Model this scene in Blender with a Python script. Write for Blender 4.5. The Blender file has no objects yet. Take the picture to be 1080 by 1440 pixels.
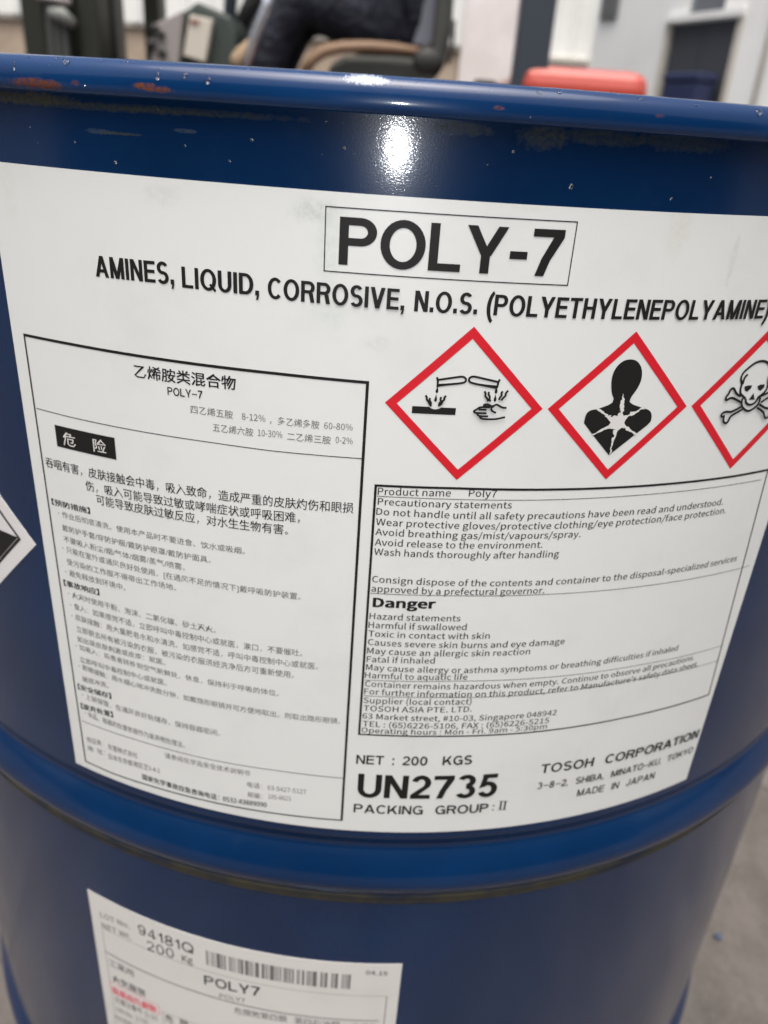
import bpy, bmesh, math, random
from math import sin, cos, pi, atan2, hypot
from mathutils import Vector, Matrix
from mathutils.geometry import tessellate_polygon
random.seed(7)
S = bpy.context.scene
COL = S.collection

# ------------------------------------------------------------------ camera
R = 0.2865            # drum shell radius
R2 = 0.2872           # shell radius below the first hoop
Z0 = 0.873            # height of the lens above the ground
CAM = Vector((0, -0.5072869, Z0))
YAW, PITCH, ROLL, FPX = 0.0109153, -0.4584050, 0.0704131, 1094.756
PW, PH = 1080.0, 1440.0
FW = Vector((sin(YAW) * cos(PITCH), cos(YAW) * cos(PITCH), sin(PITCH)))
_r = Vector((cos(YAW), -sin(YAW), 0)); _u = _r.cross(FW)
RT = _r * cos(ROLL) + _u * sin(ROLL)
UP = -_r * sin(ROLL) + _u * cos(ROLL)
cd = bpy.data.cameras.new('camera'); cam = bpy.data.objects.new('camera', cd); COL.objects.link(cam)
cam.matrix_world = Matrix(((RT.x, UP.x, -FW.x, CAM.x), (RT.y, UP.y, -FW.y, CAM.y), (RT.z, UP.z, -FW.z, CAM.z), (0, 0, 0, 1)))
cd.sensor_fit = 'VERTICAL'; cd.sensor_height = 36; cd.sensor_width = 27
cd.lens = 36 * FPX / PH
cd.clip_start = 0.01; cd.clip_end = 500
cd.dof.use_dof = True; cd.dof.focus_distance = 0.226; cd.dof.aperture_fstop = 11.0
S.camera = cam

# ------------------------------------------------------------------ sky, sun, exposure
SUN_EL, SUN_AZ = math.radians(74), math.radians(190)      # azimuth clockwise from +Y
w = bpy.data.worlds.new('World'); S.world = w; w.use_nodes = True
nt = w.node_tree; bg = nt.nodes['Background']
sky = nt.nodes.new('ShaderNodeTexSky'); sky.sky_type = 'NISHITA'; sky.sun_disc = False
sky.sun_elevation = SUN_EL; sky.sun_rotation = SUN_AZ
sky.air_density = 1.0; sky.dust_density = 10.0; sky.ozone_density = 1.0
hs = nt.nodes.new('ShaderNodeHueSaturation'); hs.inputs['Saturation'].default_value = 0.8
nt.links.new(sky.outputs[0], hs.inputs['Color']); nt.links.new(hs.outputs[0], bg.inputs[0])
bg.inputs[1].default_value = 0.15
sl = bpy.data.lights.new('sun', 'SUN'); sl.energy = 1.5; sl.angle = math.radians(60); sl.color = (1, 0.985, 0.965)
so = bpy.data.objects.new('sun', sl); COL.objects.link(so)
sd = Vector((sin(SUN_AZ) * cos(SUN_EL), cos(SUN_AZ) * cos(SUN_EL), sin(SUN_EL)))
so.rotation_euler = sd.to_track_quat('Z', 'Y').to_euler()
fl = bpy.data.lights.new('phone_flash', 'POINT'); fl.energy = 0.42; fl.shadow_soft_size = 0.0045; fl.color = (0.96, 0.98, 1.0)
fo = bpy.data.objects.new('phone_flash', fl); COL.objects.link(fo); fo.location = (-0.002, -0.509, Z0 - 0.009)
S.view_settings.view_transform = 'Standard'; S.view_settings.look = 'None'
S.view_settings.exposure = 0.60; S.view_settings.gamma = 1
S.cycles.max_bounces = 6

# ------------------------------------------------------------------ helpers
def raydir(x, y):
    return (FW + RT * ((x - PW / 2) / FPX) - UP * ((y - PH / 2) / FPX)).normalized()

def lab(x, y, rr=R):
    """photo point -> (arc length, height) on the cylinder"""
    d = raydir(x, y)
    a = d.x ** 2 + d.y ** 2; b = CAM.x * d.x + CAM.y * d.y; c = CAM.x ** 2 + CAM.y ** 2 - rr * rr
    D = max(b * b - a * c, 0); t = (-b - math.sqrt(D)) / a
    P = CAM + d * t
    return atan2(P.x, -P.y) * rr, P.z

def at(x, y, Y):
    """photo point -> world point on the vertical plane y = Y"""
    d = raydir(x, y); return CAM + d * ((Y - CAM.y) / d.y)

def wrap(s, z, rad, rr=R):
    t = s / rr
    return (rad * sin(t), -rad * cos(t), z)

def mesh_obj(name, verts, faces, mat, parent=None, smooth=False):
    me = bpy.data.meshes.new(name); me.from_pydata(verts, [], faces); me.update()
    if mat: me.materials.append(mat)
    if smooth: me.shade_smooth()
    o = bpy.data.objects.new(name, me); COL.objects.link(o)
    if parent: o.parent = parent
    return o

def bm_obj(name, bm, mat, parent=None, smooth=False):
    me = bpy.data.meshes.new(name); bm.to_mesh(me); bm.free()
    if mat: me.materials.append(mat)
    if smooth: me.shade_smooth()
    o = bpy.data.objects.new(name, me); COL.objects.link(o)
    if parent: o.parent = parent
    return o

def thing(name, label, cat, loc=(0, 0, 0), group=None):
    o = bpy.data.objects.new(name, None); COL.objects.link(o); o.location = loc
    o['label'] = label; o['category'] = cat
    if group: o['group'] = group
    return o

def tag(o, label, cat, group=None):
    o['label'] = label; o['category'] = cat
    if group: o['group'] = group
    return o

def box(bm, x0, x1, y0, y1, z0, z1, bev=0.0, M=None):
    vs = [bm.verts.new(Vector(p)) for p in ((x0, y0, z0), (x1, y0, z0), (x1, y1, z0), (x0, y1, z0), (x0, y0, z1), (x1, y0, z1), (x1, y1, z1), (x0, y1, z1))]
    fs = [bm.faces.new([vs[i] for i in f]) for f in ((3, 2, 1, 0), (4, 5, 6, 7), (0, 1, 5, 4), (1, 2, 6, 5), (2, 3, 7, 6), (3, 0, 4, 7))]
    if bev > 0:
        es = list({e for f in fs for e in f.edges})
        g = bmesh.ops.bevel(bm, geom=es, offset=bev, segments=3, profile=0.5, affect='EDGES')
        vs = list({v for f in g['faces'] for v in f.verts} | {v for v in vs if v.is_valid})
    if M is not None:
        for v in vs: v.co = M @ v.co
    return vs

def box_obj(name, x0, x1, y0, y1, z0, z1, mat, parent=None, bev=0.0, M=None, smooth=False):
    bm = bmesh.new(); box(bm, x0, x1, y0, y1, z0, z1, bev, M)
    return bm_obj(name, bm, mat, parent, smooth)

def tube(bm, pts, rad, n=12, caps=True):
    pts = [Vector(p) for p in pts]; rads = rad if isinstance(rad, (list, tuple)) else [rad] * len(pts)
    rings = []; ref = Vector((0.13, 0.31, 0.94)).normalized()
    for i, p in enumerate(pts):
        d = (pts[min(i + 1, len(pts) - 1)] - pts[max(i - 1, 0)]).normalized()
        a = d.cross(ref)
        if a.length < 1e-3: a = d.cross(Vector((1, 0, 0)))
        a.normalize(); b = d.cross(a)
        rings.append([bm.verts.new(p + (a * cos(2 * pi * k / n) + b * sin(2 * pi * k / n)) * rads[i]) for k in range(n)])
    for i in range(len(rings) - 1):
        for k in range(n):
            bm.faces.new((rings[i][k], rings[i][(k + 1) % n], rings[i + 1][(k + 1) % n], rings[i + 1][k]))
    if caps: bm.faces.new(rings[0][::-1]); bm.faces.new(rings[-1])

def tube_obj(name, pts, rad, mat, parent=None, n=12):
    bm = bmesh.new(); tube(bm, pts, rad, n); return bm_obj(name, bm, mat, parent, True)

def prism(name, pts, Y0, Y1, mat, parent=None, bev=0.0):
    """outline in x,z given a thickness along y"""
    bm = bmesh.new(); n = len(pts)
    a = [bm.verts.new((p[0], Y0, p[1])) for p in pts]; b = [bm.verts.new((p[0], Y1, p[1])) for p in pts]
    bm.faces.new(a); bm.faces.new(b[::-1])
    for i in range(n): bm.faces.new((a[(i + 1) % n], a[i], b[i], b[(i + 1) % n]))
    bmesh.ops.recalc_face_normals(bm, faces=bm.faces)
    if bev: bmesh.ops.bevel(bm, geom=list(bm.edges), offset=bev, segments=3, profile=0.5, affect='EDGES')
    return bm_obj(name, bm, mat, parent)

# ------------------------------------------------------------------ materials
def mat(name, base, rough=0.5, metal=0.0, coat=0.0, spec=0.5):
    m = bpy.data.materials.new(name); m.use_nodes = True
    b = m.node_tree.nodes['Principled BSDF']
    b.inputs['Base Color'].default_value = (*base, 1); b.inputs['Roughness'].default_value = rough
    b.inputs['Metallic'].default_value = metal; b.inputs['Coat Weight'].default_value = coat
    b.inputs['Specular IOR Level'].default_value = spec
    return m

class NG:
    """tiny node builder"""
    def __init__(s, m): s.t = m.node_tree; s.b = s.t.nodes['Principled BSDF']
    def n(s, kind, **kw):
        x = s.t.nodes.new(kind)
        for k, v in kw.items(): setattr(x, k, v)
        return x
    def put(s, sock, v):
        if isinstance(v, bpy.types.NodeSocket): s.t.links.new(v, sock)
        else: sock.default_value = v
    def math(s, op, a, b=None, c=None, clamp=False):
        x = s.n('ShaderNodeMath', operation=op, use_clamp=clamp); s.put(x.inputs[0], a)
        if b is not None: s.put(x.inputs[1], b)
        if c is not None: s.put(x.inputs[2], c)
        return x.outputs[0]
    def mix(s, f, a, b):
        x = s.n('ShaderNodeMix', data_type='RGBA'); s.put(x.inputs[0], f)
        s.put(x.inputs[6], (*a, 1) if isinstance(a, tuple) else a); s.put(x.inputs[7], (*b, 1) if isinstance(b, tuple) else b)
        return x.outputs[2]
    def noise(s, vec, scale, detail=4, rough=0.5, dist=0.0):
        x = s.n('ShaderNodeTexNoise'); s.put(x.inputs['Vector'], vec); x.inputs['Scale'].default_value = scale
        x.inputs['Detail'].default_value = detail; x.inputs['Roughness'].default_value = rough; x.inputs['Distortion'].default_value = dist
        return x.outputs[0]
    def ramp(s, v, a, b):
        x = s.n('ShaderNodeMapRange'); s.put(x.inputs[0], v); x.inputs[1].default_value = a; x.inputs[2].default_value = b
        x.interpolation_type = 'SMOOTHSTEP'; return x.outputs[0]
    def obj(s): return s.n('ShaderNodeTexCoord').outputs['Object']
    def cyl(s):
        """(arc, height, 0) in metres and its two parts"""
        sp = s.n('ShaderNodeSeparateXYZ'); s.put(sp.inputs[0], s.obj())
        a = s.math('MULTIPLY', s.math('ARCTAN2', sp.outputs[0], s.math('MULTIPLY', sp.outputs[1], -1.0)), R)
        c = s.n('ShaderNodeCombineXYZ'); s.put(c.inputs[0], a); s.put(c.inputs[1], sp.outputs[2])
        return c.outputs[0], a, sp.outputs[2]
    def blob(s, vec, a, z, cx, cz, rx, rz, scale=300, amp=0.9, soft=0.7):
        """ragged elliptical stain or glint centred on (cx, cz)"""
        dx = s.math('DIVIDE', s.math('SUBTRACT', a, cx), rx); dz = s.math('DIVIDE', s.math('SUBTRACT', z, cz), rz)
        d = s.math('SQRT', s.math('ADD', s.math('MULTIPLY', dx, dx), s.math('MULTIPLY', dz, dz)))
        nn = s.math('MULTIPLY', s.math('SUBTRACT', s.noise(vec, scale, 5, 0.6), 0.5), amp * 2)
        return s.math('MULTIPLY', s.ramp(s.math('ADD', d, nn), 1.0 + soft * 0.5, 1.0 - soft * 0.5), s.math('ADD', 0.30, s.math('MULTIPLY', s.ramp(s.noise(vec, scale * 2.2, 5, 0.65), 0.38, 0.60), 0.70)))
    def bump(s, h, strength, dist=0.001, into='Normal', prev=None):
        x = s.n('ShaderNodeBump'); x.inputs['Strength'].default_value = strength; x.inputs['Distance'].default_value = dist
        s.put(x.inputs['Height'], h)
        if prev is not None: s.put(x.inputs['Normal'], prev)
        if into: s.put(s.b.inputs[into], x.outputs[0])
        return x.outputs[0]

def drum_paint(name, stains_glints=(), orange=0.09, tint=1.0):
    m = mat(name, (0.006, 0.04, 0.15), 0.25, 0.0, 0.50, 0.16); g = NG(m)
    vec, a, z = g.cyl()
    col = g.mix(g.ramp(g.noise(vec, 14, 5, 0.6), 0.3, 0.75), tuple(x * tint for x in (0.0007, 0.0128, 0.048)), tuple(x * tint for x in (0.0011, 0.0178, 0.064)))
    rough_add = None
    dirt = g.ramp(g.noise(vec, 90, 6, 0.65), 0.56, 0.80)
    col = g.mix(g.math('MULTIPLY', dirt, 0.12), col, (0.03, 0.05, 0.08))
    sc_ = g.n('ShaderNodeMapping'); g.put(sc_.inputs['Vector'], vec); sc_.inputs['Scale'].default_value = (14, 260, 1); sc_.inputs['Rotation'].default_value = (0, 0, 0.25)
    scr = g.math('MULTIPLY', g.ramp(g.noise(sc_.outputs[0], 1.0, 2, 0.5), 0.735, 0.76), g.ramp(g.noise(vec, 11, 3), 0.5, 0.62))
    col = g.mix(g.math('MULTIPLY', scr, 0.45), col, (0.03, 0.07, 0.13))
    cov = None
    for (cx, cz, rx, rz, c, st, sc) in stains_glints:
        bl = g.math('MULTIPLY', g.blob(vec, a, z, cx, cz, rx, rz, sc), st)
        col = g.mix(bl, col, c)
        cov = bl if cov is None else g.math('MAXIMUM', cov, bl)
    g.put(g.b.inputs['Base Color'], col)
    if cov is not None:
        g.put(g.b.inputs['Coat Weight'], g.math('MULTIPLY', g.math('SUBTRACT', 1.0, cov, clamp=True), 0.50))
        g.put(g.b.inputs['Roughness'], g.math('ADD', 0.26, g.math('MULTIPLY', cov, 0.5)))
    cr = g.n('ShaderNodeMapRange'); g.put(cr.inputs[0], g.noise(vec, 60, 4, 0.6)); cr.inputs[3].default_value = 0.055; cr.inputs[4].default_value = 0.095
    g.put(g.b.inputs['Coat Roughness'], cr.outputs[0])
    h1 = g.noise(vec, 2300, 2, 0.5); h2 = g.noise(vec, 500, 2, 0.5)
    h = g.math('ADD', h1, g.math('MULTIPLY', h2, 0.3))
    wav = g.bump(g.noise(vec, 9, 3, 0.5), 0.35, 0.0012, None)
    nb = g.bump(h, orange, 0.0002, None, wav)
    g.put(g.b.inputs['Coat Normal'], nb); g.put(g.b.inputs['Normal'], nb)
    return m

RUST = (0.13, 0.040, 0.013); ALGAE = (0.050, 0.050, 0.018); SCUFF = (0.10, 0.19, 0.32); GREY = (0.10, 0.12, 0.13)
def st(px, py, rx, rz, c, k, sc=300, rr=R):
    s_, z_ = lab(px, py, rr); return (s_ * R / rr, z_, rx, rz, c, k, sc)
M_shell = drum_paint('navy_drum_paint', [
    st(35, 138, 0.016, 0.0013, (0.075, 0.065, 0.02), 0.75, 420), st(130, 150, 0.03, 0.0008, ALGAE, 0.5, 420), st(250, 156, 0.03, 0.0008, ALGAE, 0.4, 420),
    st(650, 181, 0.007, 0.0014, ALGAE, 0.4, 420), st(765, 192, 0.006, 0.0026, ALGAE, 0.45, 420), st(850, 194, 0.012, 0.0017, ALGAE, 0.4, 420),
    st(960, 201, 0.013, 0.0020, ALGAE, 0.35, 420), st(140, 185, 0.004, 0.0006, GREY, 0.35, 700), st(170, 188, 0.006, 0.0003, ALGAE, 0.8, 700),
    st(260, 184, 0.003, 0.0005, GREY, 0.4, 500)])
M_rim = drum_paint('navy_rim_paint_sky_lightened', [  # rim base colour lightened to paint in the pale sky reflection
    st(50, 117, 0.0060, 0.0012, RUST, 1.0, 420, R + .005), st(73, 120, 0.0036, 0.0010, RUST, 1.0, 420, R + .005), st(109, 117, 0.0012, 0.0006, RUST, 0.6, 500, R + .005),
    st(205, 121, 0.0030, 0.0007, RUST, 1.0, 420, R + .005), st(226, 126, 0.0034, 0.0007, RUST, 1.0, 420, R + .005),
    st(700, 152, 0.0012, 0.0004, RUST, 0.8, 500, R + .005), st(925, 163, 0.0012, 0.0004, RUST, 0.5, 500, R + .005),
    st(515, 112, 0.0050, 0.0010, (0.6, 0.65, 0.7), 0.9, 1100, R + .005)], 0.03, 1.6)  # this pale blob paints the white glitter of a wet patch
M_hoop = drum_paint('navy_hoop_paint', [
    st(440, 1258, 0.008, 0.0012, SCUFF, 0.5, 300, R + .008), st(470, 1266, 0.006, 0.0010, SCUFF, 0.6, 300, R + .008)])
M_dirt = mat('crevice_dirt', (0.045, 0.040, 0.022), 0.9); g = NG(M_dirt); v, a_, z_ = g.cyl()
c_ = g.mix(g.ramp(g.noise(v, 45, 5, 0.6), 0.35, 0.65), (0.004, 0.010, 0.024), (0.038, 0.034, 0.018))
c_ = g.mix(g.blob(v, a_, z_, lab(188, 1221)[0], lab(188, 1221)[1], 0.006, 0.01, 300), c_, RUST)
g.put(g.b.inputs['Base Color'], c_)

def label_mat(name, base, marks=()):
    m = mat(name, base, 0.42, 0, 0.25, 0.4); g = NG(m); g.b.inputs['Coat Roughness'].default_value = 0.3
    vec, a, z = g.cyl()
    col = g.mix(g.ramp(g.noise(vec, 30, 6, 0.65), 0.45, 0.8), base, tuple(x * 0.93 for x in base))
    for (cx, cz, rx, rz, c, k, sc) in marks:
        col = g.mix(g.math('MULTIPLY', g.blob(vec, a, z, cx, cz, rx, rz, sc, 0.8, 1.2), k), col, c)
    g.put(g.b.inputs['Base Color'], col); g.bump(g.noise(vec, 500, 3, 0.6), 0.08, 0.0004)
    return m
M_label = label_mat('white_label_vinyl', (0.585, 0.605, 0.59), [
    st(440, 296, 0.006, 0.0025, (0.36, 0.40, 0.37), 0.55, 220), st(462, 350, 0.003, 0.009, (0.42, 0.50, 0.45), 0.4, 200),
    st(462, 440, 0.004, 0.004, (0.42, 0.50, 0.45), 0.35, 200), st(228, 272, 0.005, 0.003, (0.45, 0.44, 0.41), 0.3, 250),
    st(955, 320, 0.0035, 0.007, (0.50, 0.48, 0.36), 0.35, 200), st(740, 292, 0.006, 0.001, (0.5, 0.48, 0.38), 0.25, 200),
    st(1030, 365, 0.001, 0.006, (0.42, 0.40, 0.36), 0.4, 300), st(830, 380, 0.004, 0.005, (0.52, 0.5, 0.45), 0.15, 120),
    st(530, 483, 0.004, 0.002, (0.45, 0.47, 0.44), 0.35, 260), st(10, 250, 0.003, 0.01, (0.5, 0.48, 0.40), 0.2, 150)])
M_small = label_mat('white_paper_label', (0.56, 0.56, 0.54))
M_placard = label_mat('white_placard_vinyl', (0.58, 0.58, 0.58))
M_black = mat('black_ink', (0.009, 0.0085, 0.008), 0.5, 0, 0, 0.25)
M_grey = mat('thin_black_ink', (0.018, 0.018, 0.018), 0.55, 0, 0, 0.25)
M_soft = mat('dot_printed_ink', (0.13, 0.13, 0.125), 0.55, 0, 0, 0.3)
M_red = mat('red_ink', (0.50, 0.010, 0.020), 0.45, 0, 0, 0.3)
M_rose = mat('rose_ink', (0.62, 0.10, 0.13), 0.5)
M_white = mat('white_ink', (0.55, 0.55, 0.53), 0.5)

# ------------------------------------------------------------------ the drum
def lathe(name, prof, mat_, parent, n=512, smooth=True):
    vs, fs = [], []
    for r_, z in prof:
        for k in range(n):
            t = 2 * pi * k / n; vs.append((r_ * sin(t), -r_ * cos(t), z))
    for i in range(len(prof) - 1):
        for k in range(n):
            k2 = (k + 1) % n; fs.append((i * n + k, i * n + k2, (i + 1) * n + k2, (i + 1) * n + k))
    return mesh_obj(name, vs, fs, mat_, parent, smooth)

drum = thing('steel_drum', 'large navy blue steel drum with white chemical hazard labels, in the foreground', 'drum')
zz = lambda r: Z0 + r
def hoop_profile(zt, ra, rb, out=0.0056):
    """shallow groove, straight flank swelling outward, tight roll back under (z falls along the list)"""
    key = [(0, 0), (.002, -.0006), (.004, -.0019), (.006, -.0024), (.0075, -.0022), (.009, -.0008), (.011, .0010), (.014, .0034), (.017, .0055), (.0195, .0066), (.0215, .0071), (.0235, .0070), (.0255, .0062), (.0275, .0048), (.0300, .0030), (.0320, .0013), (.0335, .0003), (.034, 0)]
    key = smoothk(key, 2)
    return [(ra + (rb - ra) * k[0] / .034 + k[1] * out / .0078, zz(zt - k[0])) for k in key]
def smoothk(p, it):
    for _ in range(it):
        q = [p[0]]
        for a, b in zip(p, p[1:]): q += [(a[0] * .75 + b[0] * .25, a[1] * .75 + b[1] * .25), (a[0] * .25 + b[0] * .75, a[1] * .25 + b[1] * .75)]
        p = q + [p[-1]]
    return p
H1T, H1B = -0.2535, -0.2875
H2T, H2B = -0.548, -0.582
upper = [(R, zz(0.0032))] + [(R, zz(-0.253 * i / 58)) for i in range(1, 58)] + [(R, zz(H1T))]
lathe('shell', upper[::-1], M_shell, drum)
lathe('rolling_hoop', hoop_profile(H1T, R, R2 + .0002)[::-1], M_hoop, drum)
lathe('dirt_line', [(R2 + .0002, zz(H1B - .0042)), (R2 + .0007, zz(H1B - .0030)), (R2 + .0009, zz(H1B - .0010)), (R2 + .0012, zz(H1B + .0010)), (R2 + .0024, zz(H1B + .0024)), (R2 + .0010, zz(H1B + .0030))], M_dirt, drum)
mid = [(R2, zz(H1B + (H2T - H1B) * i / 20)) for i in range(21)]
lathe('shell', mid[::-1], M_shell, drum)
lathe('rolling_hoop', hoop_profile(H2T, R2, R2)[::-1], M_hoop, drum)
low = [(R2, zz(H2B + (-0.862 - H2B) * i / 10)) for i in range(11)]
lathe('shell', low[::-1], M_shell, drum)
# top chime, bottom chime, lid
def bead(up=1, zc=0.0058, a=0.0048, b=0.0056, off=0.0010, z_off=0.0):
    """rolled seam: sharp lower edge, round top"""
    Z = lambda z: zz(z_off + up * z)
    p = [(R - .0004, Z(.0030)), (R + .0020, Z(.0027)), (R + .0042, Z(.0027)), (R + .0049, Z(.0031))]
    for i in range(29):
        t = math.radians(-22) + math.radians(112) * i / 28
        e = 0.85; c, s = cos(t), sin(t)
        p.append((R + off + a * (abs(c) ** e), Z(zc + b * (abs(s) ** e) * (1 if s >= 0 else -1) * (1 if s >= 0 else .8))))
    for i in range(1, 9):
        t = pi / 2 + pi / 2 * i / 8
        p.append((R + off + a * cos(t), Z(zc + b * sin(t))))
    p.append((R + off - a, Z(-.010)))
    return p
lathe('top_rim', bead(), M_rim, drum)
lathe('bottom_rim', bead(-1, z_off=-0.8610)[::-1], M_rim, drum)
lid = [(0.0001, zz(-0.008)), (0.10, zz(-0.0085)), (0.20, zz(-0.0085)), (0.255, zz(-0.0088)), (0.268, zz(-0.0120)), (0.279, zz(-0.0125)), (R - .0033, zz(-0.0095))]
lathe('lid', lid, M_shell, drum, 128)
bm = bmesh.new(); tube(bm, [(0.18, 0.06, zz(-0.009)), (0.18, 0.06, zz(-0.001)), (0.18, 0.06, zz(0.0005))], [0.036, 0.036, 0.030], 32); bm_obj('bung_cap', bm, M_hoop, drum, True)
bm = bmesh.new(); tube(bm, [(-0.2, -0.03, zz(-0.009)), (-0.2, -0.03, zz(-0.001)), (-0.2, -0.03, zz(0.0005))], [0.018, 0.018, 0.014], 24); bm_obj('vent_cap', bm, M_hoop, drum, True)

# ------------------------------------------------------------------ labels as curved sheets
def sheet(name, poly, rad, rr, mat_, parent=drum, step=0.004, thick=0.00012):
    """flat outline in (arc, height) -> thin curved sheet with its own thickness"""
    bm = bmesh.new(); vs = [bm.verts.new((p[0], p[1], 0)) for p in poly]
    tri = tessellate_polygon([[Vector((p[0], p[1], 0)) for p in poly]])
    for t in tri: bm.faces.new([vs[i] for i in t])
    cut(bm, step); bmesh.ops.recalc_face_normals(bm, faces=bm.faces)
    if thick:
        g_ = bmesh.ops.extrude_face_region(bm, geom=list(bm.faces))
        for v in g_['geom']:
            if isinstance(v, bmesh.types.BMVert): v.co.z = thick
        bmesh.ops.recalc_face_normals(bm, faces=bm.faces)
    for v in bm.verts: v.co = Vector(wrap(v.co.x, v.co.y, rad + v.co.z, rr))
    bmesh.ops.recalc_face_normals(bm, faces=bm.faces)
    return bm_obj(name, bm, mat_, parent)

def cut(bm, step):
    xs = [v.co.x for v in bm.verts]
    if not xs: return
    k = math.floor(min(xs) / step) + 1
    while k * step < max(xs):
        bmesh.ops.bisect_plane(bm, geom=list(bm.verts) + list(bm.edges) + list(bm.faces), plane_co=(k * step, 0, 0), plane_no=(1, 0, 0), dist=1e-7)
        k += 1

LS0, LS1, LZ0, LZ1 = -0.1242, 0.1517, zz(-0.0161), zz(-0.2502)
T_LAB = 0.00018
main = sheet('main_label', [(LS0, LZ1), (LS1, LZ1), (LS1, LZ0), (LS0, LZ0)], R + 0.00006, R, M_label, thick=T_LAB)
SZ1 = zz(-0.455)
s_tl = lab(123.3, 1250, R2); s_tr = lab(565.8, 1355, R2)
small = sheet('lot_label', [(s_tl[0], SZ1), (s_tr[0], SZ1), (s_tr[0], s_tr[1]), (s_tl[0], s_tl[1])], R2 + 0.00006, R2, M_small, thick=T_LAB)
pr = lab(51, 766); hw = 0.0485
# hazard placard, a square standing on its corner, mostly out of frame
pc = (pr[0] - hw, pr[1])
placard = sheet('corrosive_placard', [(pc[0] + hw, pc[1]), (pc[0], pc[1] + hw), (pc[0] - hw, pc[1]), (pc[0], pc[1] - hw)], R + 0.00006, R, M_placard, thick=T_LAB)
INK = R + 0.00006 + T_LAB + 0.00010
INK2 = R2 + 0.00006 + T_LAB + 0.00010

def printed(name, polys, mat_, parent, rad=None, rr=R, step=0.003):
    """filled outlines laid as ink on a label"""
    rad = rad or (INK if rr == R else INK2)
    bm = bmesh.new()
    for k, poly in enumerate(polys):
        b2 = bmesh.new(); vs = [b2.verts.new((p[0], p[1], 0)) for p in poly]
        tri = tessellate_polygon([[Vector((p[0], p[1], 0)) for p in poly]])
        for t in tri:
            try: b2.faces.new([vs[i] for i in t])
            except ValueError: pass
        cut(b2, step)
        bmesh.ops.recalc_face_normals(b2, faces=b2.faces)
        if b2.faces:
            b2.faces.ensure_lookup_table()
            if b2.faces[0].normal.z < 0: bmesh.ops.reverse_faces(b2, faces=b2.faces)
        mp = {}
        for v in b2.verts: mp[v] = bm.verts.new(wrap(v.co.x, v.co.y, rad + k * 1.5e-6, rr))
        for f in b2.faces: bm.faces.new([mp[v] for v in f.verts])
        b2.free()
    return bm_obj(name, bm, mat_, parent)

def rect(s0, s1, z0, z1): return [(s0, z0), (s1, z0), (s1, z1), (s0, z1)]
def frame(s0, s1, z0, z1, w):
    """four bars butted end to end"""
    return [rect(s0, s1, z1 - w, z1), rect(s0, s1, z0, z0 + w), rect(s0, s0 + w, z0 + w, z1 - w), rect(s1 - w, s1, z0 + w, z1 - w)]
def ribbon(pts, w):
    """stroke of even width; w may be a list"""
    n = len(pts); ws = w if isinstance(w, (list, tuple)) else [w] * n
    L, Rr = [], []
    for i in range(n):
        a = pts[max(i - 1, 0)]; b = pts[min(i + 1, n - 1)]
        dx, dy = b[0] - a[0], b[1] - a[1]; l = hypot(dx, dy) or 1
        nx, ny = -dy / l, dx / l
        L.append((pts[i][0] + nx * ws[i] / 2, pts[i][1] + ny * ws[i] / 2)); Rr.append((pts[i][0] - nx * ws[i] / 2, pts[i][1] - ny * ws[i] / 2))
    return [[L[i], Rr[i], Rr[i + 1], L[i + 1]] for i in range(n - 1)]
def smoothpts(pts, it=2):
    for _ in range(it):
        q = [pts[0]]
        for a, b in zip(pts, pts[1:]):
            q += [(a[0] * .75 + b[0] * .25, a[1] * .75 + b[1] * .25), (a[0] * .25 + b[0] * .75, a[1] * .25 + b[1] * .75)]
        q.append(pts[-1]); pts = q
    return pts

# frames on the main label
def corner_frame(name, tl, tr, br, bl, w4, m_, top=(), bot=(), parent=None, rr=R):
    """four printed bars through measured corners; top / bot list points between them"""
    T_ = [lab(*p, rr) for p in (tl, *top, tr)]; B_ = [lab(*p, rr) for p in (bl, *bot, br)]
    ws = w4
    ps = ribbon(T_, ws[0]) + ribbon([(B_[-1][0], B_[-1][1] - ws[2] / 2), (T_[-1][0], T_[-1][1] + ws[0] / 2)], ws[1]) + ribbon(B_, ws[2]) + ribbon([(B_[0][0], B_[0][1] - ws[2] / 2), (T_[0][0], T_[0][1] + ws[0] / 2)], ws[3])
    return printed(name, ps, m_, parent or main, rr=rr)
corner_frame('name_frame', (458.5, 290), (811.5, 312), (797.5, 401), (456, 380.5), (.0003, .0003, .0003, .0003), M_black)
corner_frame('notice_frame', (35, 470.5), (517, 537.5), (480.5, 1152.5), (121, 1069.5), (.0009, .0009, .0006, .0006), M_black, top=((100, 483.5), (170, 496), (260, 509.5), (390, 525)), bot=((160, 1087), (220, 1106.5), (290, 1125), (392, 1143.5)))
def divider(pts, w): printed('divider_line', ribbon([lab(*p) for p in pts], w), M_grey, main)
divider([(52, 573.6), (100, 586), (165, 600), (300, 622), (385, 633.7), (511, 644.5)], .00026)
divider([(115.5, 1012.5), (150, 1026), (192, 1039.5), (290, 1066), (392, 1083), (484, 1093.5)], .00026)
corner_frame('statement_frame', (528.5, 682), (1079, 660), (996, 976), (505, 1031.5), (.0008, .0005, .0006, .0008), M_black, top=((640, 686), (760, 688), (900, 683), (1032, 669)), bot=((610, 1034.5), (740, 1029.5), (879, 1008)))
divider([(530, 697), (640, 701.5), (760, 702.5), (900, 695.5), (1069, 674)], .0002)
divider([(521, 833.5), (640, 837), (760, 835.5), (900, 824), (1053, 795)], .0002)
divider([(513.5, 955.5), (640, 957), (760, 952.5), (900, 934), (1016, 906.7)], .0002)
divider([(511.5, 977.5), (620, 980), (740, 976.7), (880, 957), (1010, 928)], .0002)

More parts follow.
